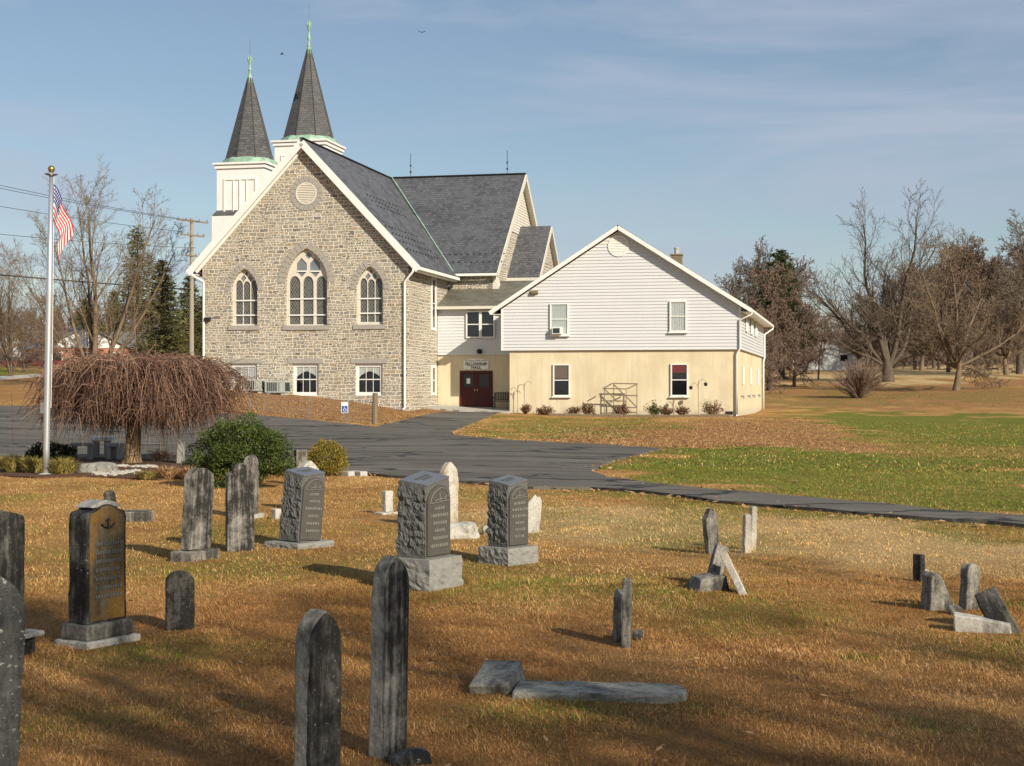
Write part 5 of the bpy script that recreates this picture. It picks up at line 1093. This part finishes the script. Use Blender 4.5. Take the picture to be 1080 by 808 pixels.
def monument(px, Z, w, d, h, bw, bd, bh, az, label, lean=(0,0), seed=1, arch=True, rows=6):
    p = at(px, Z); o = empty('granite_monument', p, R(180-az), label, 'gravestone', 'rock-faced granite monuments')
    rockbox(bw, bd, bh+.08, 'granite_base', o, 'base', -.08, .010, ('x','y+','y-'), 12, 0, seed)
    die = rockbox(w, d, h, 'granite', o, 'die', bh, .0125, ('x','y+'), 30, .03, seed+5)
    f = MB(); y0 = -d/2-.006; zb = bh+.02; zt = bh+h-.02; x = w/2-.008
    f.prism(lambda a, b, c: (a, c, b), [(-x,zb),(-x,zt-x*.95)]+[(-x*math.cos(t), zt-x*.95+x*.9*math.sin(t)) for t in np.linspace(.1, math.pi-.1, 13)]+[(x,zt-x*.95),(x,zb)], y0-.012, y0+.02)
    fc = f.build('carved_face', M['granite_face'], die, bevel=.004)
    tp = MB().box((-w/2+.006,-d/2-.004,bh+h-.004),(w/2-.006,d/2-.006,bh+h+.012)); tpo = tp.build('polished_top', M['granite_top'], die, bevel=.003)
    L = MB(); rg = random.Random(seed)
    L.box((-w*.18,-d*.16,bh+h+.0125),(w*.18,-d*.06,bh+h+.0145)); L.box((-w*.26,.0,bh+h+.0125),(w*.26,d*.14,bh+h+.0145)); L.build('name_letters', M['granite_face'], tpo)
    q = MB(); yy = y0-.0165; az_ = zt-x*.95; arcp = [(-x*.82*math.cos(t), yy, az_+x*.74*math.sin(t)) for t in np.linspace(0, math.pi, 15)]; q.tube(arcp+[arcp[0]], .0045, 4)
    q.tube([(0,yy,az_+.01),(0,yy,az_+x*.5)], .006, 4)
    for s in (-1,1): q.tube([(0,yy,az_+.02),(s*x*.22,yy,az_+x*.16),(s*x*.42,yy,az_+x*.1),(s*x*.6,yy,az_+x*.28)], .005, 4)
    for k in range(rows):
        zz = az_-.065-k*(az_-zb-.07)/rows; ww_ = w*rg.choice((.42,.55,.72)); xx = -ww_/2
        while xx < ww_/2: l_ = rg.choice((.012,.018,.024)); q.box((xx,yy-.001,zz),(xx+l_,yy+.006,zz+.026)); q.box((xx,yy-.0015,zz+.009),(xx+l_+.006,yy+.006,zz+.015)) if rg.random() < .4 else None; xx += l_+.010
    q.build('inscription', M['letter'], fc)
    th_ = R(180-az); g = Matrix.Rotation(-th_, 3, 'Z') @ Vector((p.x, p.y, 0)).normalized()      # the polished top slopes down to the front corner
    def allm(x): return [x]+[d_ for c_ in x.children for d_ in allm(c_)]
    for ob in allm(die):
        for v_ in ob.data.vertices:
            k = max(0, (v_.co.z-bh)/h-.55)/.45; v_.co.z += k*.22*(v_.co.x*g.x+v_.co.y*g.y)
    if lean != (0,0): die.rotation_euler = (R(lean[1]), R(lean[0]), 0)
    return o
monument(447, 12.35, .33, .27, .62, .45, .42, .26, 122, 'dark rock-faced granite monument with arched carved panel, biggest one', seed=2)
monument(536, 14.15, .27, .235, .60, .40, .36, .16, 132, 'right granite monument on grey base beside thin white stone', seed=9)
monument(316, 15.6, .31, .27, .70, .50, .46, .06, 128, 'slanted dark granite monument on a low base before the bush', (5,1), seed=15)
# middle
grave(473, 17.6, .77, .24, .085, 'gothic', 135, 'g_pale', 'tall white marble stone with rusty stain behind the biggest monument'); 
q = rock('broken_slab', at(483, 16.6)+Vector((0,0,.05)), (.23,.16,.11), 'broken white marble chunk on the grass between two granite monuments', 'g_white', 12, .3, 'gravestone', 'gravestones', .5); q.rotation_euler = (.1,-.05,.3)
grave(409, 19.6, .30, .12, .08, 'flat', 140, 'g_white', 'small white stub left of the biggest granite monument', bases=((.3,.2,.03,'g_white','base'),)); rock('marble_shard', at(513, 17.0)+Vector((0,0,.03)), (.045,.05,.07), 'white marble shard beside the right granite monument', 'g_white', 31, 0, 'gravestone', 'gravestones', .5)
grave(561, 17.2, .43, .16, .055, 'broken', 165, 'g_white', 'thin white broken stone behind the right granite monument', (5,0))
# foreground pair
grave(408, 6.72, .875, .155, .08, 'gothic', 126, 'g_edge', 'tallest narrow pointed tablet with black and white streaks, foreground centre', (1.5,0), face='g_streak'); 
o = rock('footstone', at(432, 6.6)+Vector((0,0,.005)), (.10,.07,.05), 'broken dark foot block at the base of tallest narrow tablet', 'g_dark', 22, .5, 'gravestone', 'gravestones', .3)
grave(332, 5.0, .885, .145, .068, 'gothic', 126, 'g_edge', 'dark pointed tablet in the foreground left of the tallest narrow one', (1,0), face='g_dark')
# fallen slab
p = at(628, 8.02); o = stone_part(profile('arch', .33, .90), .07, 'g_edge', None, -.42, .01, 'fallen_tablet', .007, 50); o.location = p+Vector((0,.02,.008)); o.rotation_euler = (R(-90), 0, R(-97)); tag(o, 'grey arched tablet lying flat in the grass', 'gravestone', 'gravestones')
p = at(525, 8.2); o = stone_part([(-.105,0),(-.105,.14),(.105,.14),(.105,0)], .30, 'g_edge', None, -.05, .008, 'fallen_block', .004, 51); o.location = p+Vector((0,0,.01)); o.rotation_euler = (R(17), R(-3), R(-18)); tag(o, 'tilted square stone block at the left end of fallen tablet', 'gravestone', 'gravestones')
grave(661, 9.65, .42, .12, .055, 'broken', 100, 'g_grey', 'thin upright stone seen nearly edge-on above the fallen tablet')
for px_, Z_, s_, zz_, lb_ in ((652,9.85,(.03,.02,.05),.28,None),(652,9.9,(.04,.05,.035),.02,'small stone fragment left of the edge-on upright stone'),(673,9.9,(.035,.04,.035),.02,'small stone fragment right of the edge-on upright stone')):
    if lb_: rock('stone_fragment', at(px_, Z_)+Vector((0,0,zz_)), s_, lb_, 'g_grey', px_, 0, 'rock', 'gravestones', .5)
    else:
        r_ = grave(651.5, 9.8, .34, .05, .05, 'broken', 150, 'g_grey', 'short grey stake of stone touching the edge-on upright stone')
# leaning group
grave(751.5, 15.0, .45, .135, .075, 'broken', 150, 'g_grey', 'leaning broken tablet at the back of the propped stone group', (-6,0))
def bar(name, p0, p1, w, th, mat, label, seed, base_roll=0):
    p0 = Vector(p0); p1 = Vector(p1); L = (p1-p0).length; o = stone_part(profile('flat', w, L), th, mat, None, 0, .008, name, .005, seed); o.location = p0
    d = (p1-p0).normalized(); o.rotation_mode = 'QUATERNION'; o.rotation_quaternion = d.to_track_quat('Z', 'Y') @ Matrix.Rotation(R(base_roll), 3, 'Z').to_quaternion(); return tag(o, label, 'gravestone', 'gravestones')
def ipt(px, py, Z): return PX(px, py, Z)
bar('leaning_slab', ipt(749,622,12.4)-Vector((0,0,.03)), ipt(761,576,12.5), .11, .07, 'g_grey', 'stone slab standing in block socket and leaning right', 60, 60); bar('leaning_slab', ipt(787,634,11.95), ipt(765,588,12.3), .13, .06, 'g_pale', 'long pale slab propped against the socketed slab', 61, 55)
o = stone_part([(-.14,0),(-.10,.14),(.11,.16),(.15,0)], .26, 'g_grey', None, 0, .012, 'socket_block', .008, 62); o.location = at(746, 12.25)+Vector((0,0,-.03)); o.rotation_euler[2] = .25; tag(o, 'rough socket block holding the right-leaning slab', 'gravestone', 'gravestones')
grave(787.5, 15.0, .38, .08, .05, 'flat', 150, 'g_pale', 'thin pale upright stone, shorter one of the close pair', (1,0)); grave(793, 15.3, .44, .07, .05, 'arch', 150, 'g_pale', 'thin pale upright stone, taller one of the close pair', (3,0))
# right group
grave(969, 12.8, .225, .11, .055, 'flat', 250, 'g_dark', 'small dark stub at the far right with white chips'); rock('white_rock', at(975, 12.95)+Vector((0,0,.17)), (.035,.03,.045), 'white chip resting against the small dark stub', 'g_white', 71, 0, 'rock', 'gravestones', .4).location.z = at(975,12.95).z+.04
grave(990, 11.15, .28, .24, .13, 'shard', 160, 'g_grey', 'stubby half-buried rough stone left of the thin right-hand stone', (2,3)); grave(1021, 11.1, .34, .115, .085, 'arch', 155, 'g_grey', 'thin upright stone with lit right face in right group', (4,0))
bar('leaning_slab', ipt(1067,678,10.1), ipt(1040,628,10.35), .17, .15, 'g_dark', 'thick slab leaning left against the pale block at right', 72, 52)
o = stone_part([(-.18,0),(-.19,.14),(.17,.10),(.18,0)], .14, 'g_white', None, -.03, .01, 'broken_base', .005, 73); o.location = at(1036, 10.15); o.rotation_euler = (0, R(2), R(-14)); tag(o, 'pale rectangular stone block under the left-leaning slab', 'gravestone', 'gravestones')
rock('stone_fragment', at(1006, 10.9)+Vector((0,0,.02)), (.05,.05,.05), 'rough small rock left of the pale right-hand block', 'g_grey', 90, 0, 'rock', 'gravestones', .4)

# ------------------------------------------------------------------ trees at the right
GRP = 'trees beyond the hall and field'
big = bare_tree('maple_tree', at(937, 141), 18.3, 11, 'trunk', 'twig_grey', 'tallest spreading bare tree with thick forked trunk on the field', group=GRP, r=.85, trunk=.30, k=[5,14,9,6], seg=[5,9,6,4,3], t0=[.5,.18,.12,.1], ang=[30,42,40,40], len=[1.3,.42,.45,.5], fall=[.1,.35,.4,.3], rr=[.45,.42,.5,.55], rmin=.017, tl=2, trop=[.03,.045,.06,.05,.05], wob=[.05,.13,.14,.10,.10],
    stems=[(-1.7,.1,1.0,.68,.40,1),(-1.0,.4,1.0,.78,.38,1),(-.45,-.2,1.0,.95,.42,1),(.15,-.1,1,1.0,.44,1),(.6,.2,1.0,.85,.38,1),(1.1,-.2,.9,.62,.34,1),(-.1,.7,1,.8,.34,1),(-2.3,-.2,.9,.5,.3,1)], sz=1.7)
sec = bare_tree('oak_tree', at(1008, 120), 12.9, 23, 'trunk_light', 'twig_tan', 'rounded dense tan bare tree right of the tallest tree', group=GRP, r=.36, trunk=.30, k=[5,12,9,6], seg=[5,8,6,4,3], t0=[.5,.15,.1,.1], ang=[58,45,45,45], len=[1.3,.40,.48,.5], fall=[.2,.4,.4,.3], rr=[.4,.42,.5,.5], rmin=.014, trop=[.05,.05,.03,.01,0], wob=[.06,.15,.16,.12,.12],
    stems=[(-1.3,.2,.75,.62,.42,1),(1.3,-.2,.7,.62,.42,1),(-.75,-.5,1,.7,.45,1),(.7,.5,1,.7,.45,1),(.1,-.9,.8,.6,.4,1),(-.2,.9,.8,.6,.4,1),(.2,-.1,1,.78,.5,1),(-.5,.2,1,.75,.45,1),(1.6,.3,.45,.5,.3,1),(-1.6,-.2,.45,.5,.3,1)], sz=1.9)
tA = bare_tree('maple_tree', at(1075, 165), 19, 31, 'trunk', 'twig_grey', 'tall bare tree cut by the right edge of the photo', group=GRP, r=.4, trunk=.7, k=[14,8,7,4], t0=[.2,.15,.12,.1], ang=[50,42,44,45], rmin=.024)
tB = bare_tree('thicket_tree', at(812, 125), 10.6, 41, 'trunk_dark', 'twig_brown', 'brown vine-tangled tree just beyond the hall corner', group=GRP, r=.22, trunk=.7, k=[16,9,8,4], t0=[.05,.1,.1,.1], ang=[60,55,60,60], len=[.6,.55,.5,.45], rmin=.018, trop=[.03,-.03,-.05,-.08,-.05], wob=[.12,.2,.25,.3,.3])
tC = bare_tree('distant_tree', at(790, 190), 17, 51, 'trunk', 'twig_grey', 'thin-branched bare tree rising behind the hall roof', group=GRP, r=.28, trunk=.78, k=[14,8,6,4], t0=[.25,.2,.15,.1], ang=[36,36,40,40], rmin=.028)
tD = bare_tree('distant_tree', at(1050, 220), 17, 61, 'trunk_dark', 'twig_brown', 'bare brown tree in the distant wood behind the field', group=GRP, r=.3, trunk=.66, k=[15,9,7,4], t0=[.15,.12,.1,.1], ang=[52,46,46,46], rmin=.034)
twiggy('brush_shrub', at(906, 112), 4.6, 3.2, 420, 'leafless brown brush shrub left below the tallest tree', mat='twig_brown', group=GRP, tr=.022, up=.55)
s1 = bare_tree('small_tree', at(863, 150), 6.2, 77, 'trunk_light', 'twig_brown', 'small bare tree in front of the far white house', group=GRP, r=.1, trunk=.6, k=[10,7,6,3], rmin=.016, ang=[52,45,45,45])
rg = random.Random(3)
def cp(src, px, Z, sc, lab, rz=None, dz=0):
    c = copy_tree(src); p = at(px, Z); p.z += dz; place(c, p, sc, rg.random()*6.28 if rz is None else rz); c['label'] = lab; return c
cp(tB, 838, 132, .78, 'second brown vine-tangled tree right of hall corner'); cp(tB, 825, 152, .8, 'tall tangled tree in the thicket under the pine'); cp(tB, 800, 120, .72, 'low tangled shrub-tree touching the hall corner'); cp(tB, 850, 170, .62, 'tangled brown tree left of the small bare tree')
cp(tC, 810, 215, 1.05, 'bare tree behind the pine right of the chimney'); cp(tC, 772, 205, .9, 'bare treetop showing above the right slope of hall roof'); cp(tA, 1120, 150, 1.05, 'bare tree beyond the right edge reaching into frame')
cp(tA, 1045, 210, .92, 'bare grey tree between the rounded tan tree and right edge'); cp(sec, 972, 185, 1.0, 'hazy brown tree between the two big field trees'); cp(sec, 905, 195, .75, 'rounded brown tree behind the left limbs of tallest tree'); cp(tC, 985, 205, 1.0, 'upright grey tree behind the rounded tan tree')
for px_, Z_, sc_, src in ((1000,175,.85,tD),(1030,168,.9,tD),(1062,160,1.0,sec),(1085,185,1.0,tD),(965,190,.8,tD),(1015,200,.95,tA),(920,200,.62,tD),(940,215,.7,tB),(900,215,.55,tB),(1040,190,1.0,tB),(1075,172,.9,tB),(990,188,1.0,tB),(832,190,.85,tD),(842,178,.72,tB)): cp(src, px_, Z_, sc_, 'bare brown tree in the distant wood behind the field')
FAR = 'bare brown tree in the distant wood behind the field'
tD.location = at(1050, 235)
for k in range(26):
    px_ = 770+k*13.5+rg.uniform(-5,5); Zf = rg.uniform(205,300); sc_ = rg.uniform(.62,.98)*(.5 if 835 < px_ < 930 else 1); cp((tD, tB, tC, tB)[k % 4], px_, Zf, sc_, FAR)
pn = conifer('pine_tree', at(824, 150), 12.6, 7.5, 'green pine rising above the brown thicket right of hall', n=6500, group=GRP, seed=4, ls=.30, clump=.5, z0=.25, shape=.7)
def cpc(src, px, Z, sc, lab): return cp(src, px, Z, sc, lab)
cpc(pn, 852, 225, .62, 'smaller dark pine behind the small bare tree'); cpc(pn, 1022, 290, .55, 'dark pine low behind the rounded tan tree'); cpc(pn, 960, 285, .5, 'dark pine low behind the tallest tree trunk')
def far_house(name, px, Z, w, h, d, rh, wall, roof, lab, rz=0, gable_front=True, wins=2, door=True):
    p = at(px, Z); o = empty(name, p, rz, lab, 'house', 'distant houses'); MB().box((-w/2,-d/2,-1),(w/2,d/2,h)).build('wall', M[wall], o)
    q = MB(); g = MB()
    if gable_front:
        g.prism(lambda a,b,c: (a,c,b), [(-w/2,h+.002),(0,h+rh),(w/2,h+.002)], -d/2, d/2)
        for s in (-1,1): q.slab([(0,-d/2-.4,h+rh+.15),(s*(w/2+.5),-d/2-.4,h-.1),(s*(w/2+.5),d/2+.4,h-.1),(0,d/2+.4,h+rh+.15)], .12)
    else:
        g.prism(lambda a,b,c: (c,a,b), [(-d/2,h+.002),(0,h+rh),(d/2,h+.002)], -w/2, w/2)
        for s in (-1,1): q.slab([(-w/2-.4,0,h+rh+.15),(-w/2-.4,s*(d/2+.5),h-.1),(w/2+.4,s*(d/2+.5),h-.1),(w/2+.4,0,h+rh+.15)], .12)
    g.build('gable', M['housewhite'], o); q.build('roof', M[roof], o)
    for k in range(wins):
        x = -w/2+w*(k+.5)/wins; f_ = MB().box((x-.55,-d/2-.06,h*.4),(x+.55,-d/2-.01,h*.85)).build('window', M['white'], o); MB().box((x-.45,-d/2-.09,h*.4+.1),(x+.45,-d/2-.062,h*.85-.1)).build('pane', M['dark'], f_)
    return o
far_house('far_house', 872, 200, 8.5, 2.3, 9, 1.5, 'housewhite', 'roofgrey', 'small pale gabled house far behind the field trees', rz=-.2)
hh_ = far_house('far_house', 100, 165, 9, 3.0, 9, 2.2, 'brick', 'roofgrey', 'orange brick house with pale gable left behind the cherry', rz=.5, wins=3); hh_.location.z -= 1.6; hh_.location.x -= 2.0; h2_ = far_house('far_house', 165, 185, 10, 3.4, 9, 2.2, 'housewhite', 'roofgrey', 'grey-roofed long house behind the cherry crown', gable_front=False, wins=4); h2_.location.z -= 2.4
far_house('far_house', 206, 175, 9, 2.6, 8, 2.0, 'brick', 'roofgrey', 'low house partly hidden by the left corner of church', gable_front=False, wins=2); far_house('far_garage', -24, 150, 6.5, 2.6, 6, 1.0, 'housewhite', 'roofgrey', 'white garage cut by the left edge beyond the lawn', gable_front=False, wins=1)
# low maroon fence and a dark car by the garage
p = at(20, 142); o = empty('board_fence', p, .05, 'long low maroon fence on the far lawn at left', 'fence'); MB().box((-6,-.05,.1),(4.5,.05,.62)).build('board_panel', plain('maroon_board', (.13,.03,.03), .8), o)
for k in range(6): MB().box((-6+k*2.05,-.12,-.3),(-5.85+k*2.05,-.06,.85)).build('post', M['wood'], o)
p = at(-3, 144.5); o = empty('parked_car', p, 0, 'dark parked car at the far left by the white garage', 'car'); q = MB()
prf = [(-2.1,.3),(-2.15,.75),(-1.5,.9),(-.9,1.38),(.6,1.4),(1.2,.95),(2.05,.82),(2.15,.3)]
q.prism(lambda a,b,c: (a,c,b), prf, -.85, .85); q.build('body', plain('dark_car_paint', (.03,.035,.05), .25, spec=.6), o, bevel=.05); q = MB(); q.prism(lambda a,b,c: (a,c,b), [(-1.35,.93),(-.82,1.32),(.52,1.33),(1.02,.96)], -.87, .87); q.build('window', M['acdark'], o)
for x in (-1.35,1.3):
    for y in (-.82,.66): q = MB(); q.tube([(x,y,.32),(x,y+.18,.32)], .32, 16); q.build('wheel', M['black'], o)

# ------------------------------------------------------------------ trees at the left
GL = 'trees behind the cherry'
lt = bare_tree('ash_tree', at(99, 98), 15.2, 91, 'trunk_light', 'twig_tan', 'tall many-stemmed bare tree behind the flagpole and cherry', group=GL, r=.24, trunk=.86, k=[12,7,6,3], t0=[.10,.2,.15,.1], ang=[34,34,36,38], len=[.5,.5,.5,.55], rmin=.0085, tl=2, wob=[.05,.07,.09,.10,.10],
    stems=[(.42,.1,1.0,.84,.8),(-.40,.1,1.0,.78,.62),(.75,-.1,.95,.74,.6),(-.12,.25,1,.9,.7),(-.75,0,1,.7,.5)], trop=[.03,.06,.05,.04,.03])
lt2 = cp(lt, 12, 118, .72, 'thin bare tree left of the flagpole behind the wires', 2.2)
lt3 = cp(tB, 25, 128, .5, 'low brown tangled tree left of the flagpole'); cp(tB, -5, 136, .55, 'low brown tangled tree at the left photo edge'); cp(tB, 58, 150, .48, 'low brown tangled tree just right of flagpole'); cp(tB, 45, 138, .5, 'shrubby brown tree above the far lawn beside flagpole')
def far_woods(name, x0, x1, Z, h, n, lab):
    q = MB(); rg2 = random.Random(8)
    for k in range(n):
        px_ = rg2.uniform(x0, x1); Zk = Z+rg2.uniform(-14,14); x = (px_-540)/FPX*Zk; z = (hz(x, Zk)) if k % 40 == 0 else z if k else hz(x, Zk)
        hh = h*(.62 if 730 < px_ < 935 else 1)*(.72+.35*noise.noise(Vector((px_*.03,Zk*.05,0)))+.08*rg2.random()); zz_ = z+rg2.random()**1.4*hh; L = rg2.uniform(.4,1.5); a = rg2.gauss(0,.9); r_ = rg2.uniform(.03,.07)
        d = Vector((math.sin(a), rg2.gauss(0,.3), math.cos(a)))*L; w_ = Vector((r_,0,0)); b_ = Vector((x, Zk, zz_)); q.face([b_-w_, b_+w_, b_+d])
    tag(q.build(name, M['twig_haze'], recalc=False), lab, 'woods', kind='stuff')
far_woods('far_woods', 740, 1200, 330, 23, 60000, 'distant brown leafless woods beyond the hay field'); far_woods('far_woods', 880, 1250, 236, 9, 34000, 'brown leafless thicket closing the gaps between the field trees'); far_woods('far_woods', -120, 240, 285, 9, 12000, 'distant brown leafless woods behind the left houses')
p1 = conifer('pine_tree', at(145, 150), 13.4, 5.4, 'olive round-topped pine between the tall bare tree and pole', n=3600, mat='pine_olive', group=GL, seed=9, ls=.26, clump=.55, z0=.35, shape=.45, loose=.6)
p2 = conifer('spruce_tree', at(171, 140), 9.8, 6.4, 'pointed olive spruce beside the utility pole', n=7500, mat='pine_olive', group=GL, seed=12, ls=.24, clump=.35)
cpc(p2, 120, 190, .85, 'dark evergreen behind the tall bare tree trunk'); cpc(p2, 200, 165, .95, 'dark evergreen between utility pole and church'); cpc(p2, 88, 205, .8, 'dark evergreen low right of the flagpole'); cpc(p2, 214, 150, .7, 'short evergreen touching the left church corner')
cpc(p2, 62, 230, .7, 'distant evergreen just right of flagpole')
for k in range(12): cp(tD, -30+k*22+rg.uniform(-5,5), rg.uniform(200,260), rg.uniform(.42,.62), 'bare brown tree in the distant wood behind the cherry')
# ------------------------------------------------------------------ utility poles and wires
def util(p, top, lab, rz):
    o = empty('utility_pole', p, rz, lab, 'utility pole', 'utility poles'); h = top-p.z
    MB().tube([(0,0,-.5),(0,0,h)], [.22,.16], 10).build('pole', M['polewood'], o)
    for k, (zz, wd) in enumerate(((h-.25,1.75),(h-1.5,1.3),(h-3.3,.8))):
        c = MB().box((-wd,-.2,zz-.06),(wd,-.1,zz+.06)).build('crossarm', M['wood'], o)
        for s in (-1,-.45,.45,1): MB().lathe((s*wd*.93,-.15,zz+.06), [(.05,0),(.06,.06),(.035,.1),(.05,.16),(.01,.2)], 8).build('insulator', M['metal'], c)
    return o
P1 = at(202, 135); P1z = 16.3; util(P1, P1z+.35, 'wooden utility pole with crossarms left of the church gable', .9); P2 = at(-1000, 72); P2 = Vector((-50, 70, hz(-50, 70))); P2z = 17.6; util(P2, P2z+.35, 'nearer utility pole carrying the wires out of frame', .9)
def wire(a, b, sag, r, lab):
    a = Vector(a); b = Vector(b); pts = [a.lerp(b, t)-Vector((0,0,4*sag*t*(1-t)))-a for t in np.linspace(0,1,25)]; q = MB().tube(pts, r, 4, False); o = q.build('power_line', M['black'], recalc=False); o.location = a; tag(o, lab, 'wire', 'wires from the utility pole')
ax = Vector((math.cos(.9), math.sin(.9), 0))
wire(P1+ax*-1.2+Vector((0,0,P1z-P1.z+.15)), P2+ax*-1.2+Vector((0,0,P2z-P2.z+.15)), .9, .018, 'upper wire, highest of the pair meeting the pole top'); wire(P1+ax*1.2+Vector((0,0,P1z-P1.z+.15)), P2+ax*1.2+Vector((0,0,P2z-P2.z+.2)), .9, .018, 'upper wire, lower of the pair meeting the pole top')
wire(P1+ax*-.8+Vector((0,0,P1z-P1.z-.9)), P2+ax*-.8+Vector((0,0,P2z-P2.z-1.9)), .8, .018, 'wire running to the second crossarm'); wire(P1+ax*.5+Vector((0,0,P1z-P1.z-2.2)), P2+ax*.5+Vector((0,0,P2z-P2.z-5.1)), .8, .018, 'wire running to the lowest crossarm')
wire(P1+Vector((0,0,10.4-P1.z)), P2+Vector((0,0,9.6-P2.z)), .3, .05, 'thick dark cable crossing behind the flagpole'); wire(P1+Vector((0,0,11.4-P1.z)), Vector((-17.5, 101, 8.2)), .25, .02, 'short cable from the pole toward the church')
# birds
for px_, py_, Z_, lb_ in ((445,34,120,'small dark bird high in the sky right of steeples'),(297,57,110,'small dark bird between the two steeple tips')):
    q = MB(); q.tube([(-.12,0,0),(-.04,0,.02),(.06,0,.02),(.14,0,0)], [.01,.05,.05,.01], 6)
    for s in (-1,1): q.face([(-.05,0,.02),(.06,0,.02),(.03,s*.2,.12),(-.02,s*.34,.06)])
    o = q.build('bird', M['black'], recalc=False); o.location = PX(px_, py_, Z_); o.rotation_euler[2] = random.random()*3; tag(o, lb_, 'bird')

# ------------------------------------------------------------------ bare oaks behind the camera that shade the near graves
sx, sy = math.sin(SUN_AZ), math.cos(SUN_AZ)
for k, (X_, Y_, H_) in enumerate([(-7.4,16.5,15.6),(-3.4,12.6,15.6),(.2,9.6,15.8),(3.2,6.6,15.4),(-6.0,9.5,14),(1.4,4.5,14.6),(6.6,3.6,15)]):
    L = H_/math.tan(SUN_EL); c = copy_tree(sec); c.location = (X_+sx*L, Y_+sy*L, 0); c.scale = (1.0, 1.0, H_/12.9); c.rotation_euler = (0,0,k*1.7); c['label'] = 'bare oak standing behind the viewpoint, shading the near graves'; c['group'] = 'oaks behind the viewpoint'

# ------------------------------------------------------------------ camera, light, sky
cam = bpy.data.cameras.new('camera'); co_ = bpy.data.objects.new('camera', cam); COL.objects.link(co_); co_.location = (0,0,EYE); co_.rotation_euler = (R(90)+math.atan(7/FPX), 0, 0); cam.lens = 54; cam.sensor_width = 36; cam.clip_end = 6000; cam.clip_start = .1; SC.camera = co_
sn = bpy.data.lights.new('sun', 'SUN'); sn.energy = 4.5; sn.angle = R(.5); sn.color = (1, .90, .74); so = bpy.data.objects.new('sun', sn); COL.objects.link(so)
dirv = Vector((math.sin(SUN_AZ)*math.cos(SUN_EL), math.cos(SUN_AZ)*math.cos(SUN_EL), math.sin(SUN_EL))); so.rotation_euler = dirv.to_track_quat('Z', 'Y').to_euler(); so.location = (20,-30,40)
wd = bpy.data.worlds.new('World'); SC.world = wd; wd.use_nodes = True; nt = wd.node_tree; nt.nodes.clear()
out = nt.nodes.new('ShaderNodeOutputWorld'); bg = nt.nodes.new('ShaderNodeBackground'); sk = nt.nodes.new('ShaderNodeTexSky'); sk.sky_type = 'NISHITA'; sk.sun_disc = False; sk.sun_elevation = SUN_EL; sk.sun_rotation = SUN_AZ; sk.air_density = 1.0; sk.dust_density = .4; sk.ozone_density = 1.5; sk.air_density = 1.0
tcn = nt.nodes.new('ShaderNodeTexCoord'); mp = nt.nodes.new('ShaderNodeMapping'); mp.inputs['Scale'].default_value = (1.0,1.0,7.5); nt.links.new(tcn.outputs['Generated'], mp.inputs[0]); mp.inputs['Rotation'].default_value = (0, R(4), 0)
n1 = nt.nodes.new('ShaderNodeTexNoise'); n1.inputs['Scale'].default_value = 2.6; n1.inputs['Detail'].default_value = 7; n1.inputs['Roughness'].default_value = .55; n1.inputs['Distortion'].default_value = .5; nt.links.new(mp.outputs[0], n1.inputs['Vector'])
rp = nt.nodes.new('ShaderNodeValToRGB'); e = rp.color_ramp.elements; e[0].position = .42; e[0].color = (.12,.12,.12,1); e[1].position = .62; e[1].color = (.8,.8,.8,1); nt.links.new(n1.outputs['Fac'], rp.inputs[0])
mx = nt.nodes.new('ShaderNodeMix'); mx.data_type = 'RGBA'; nt.links.new(rp.outputs[0], mx.inputs[0]); nt.links.new(sk.outputs[0], mx.inputs[6]); mx.inputs[7].default_value = (5.0,5.7,7.0,1)
nt.links.new(mx.outputs[2], bg.inputs[0]); bg.inputs[1].default_value = .069; nt.links.new(bg.outputs[0], out.inputs[0])
SC.view_settings.view_transform = 'Standard'; SC.view_settings.look = 'None'; SC.view_settings.exposure = 0.40; SC.view_settings.gamma = 1
SC.render.engine = 'CYCLES'; SC.cycles.max_bounces = 5; SC.cycles.transparent_max_bounces = 6
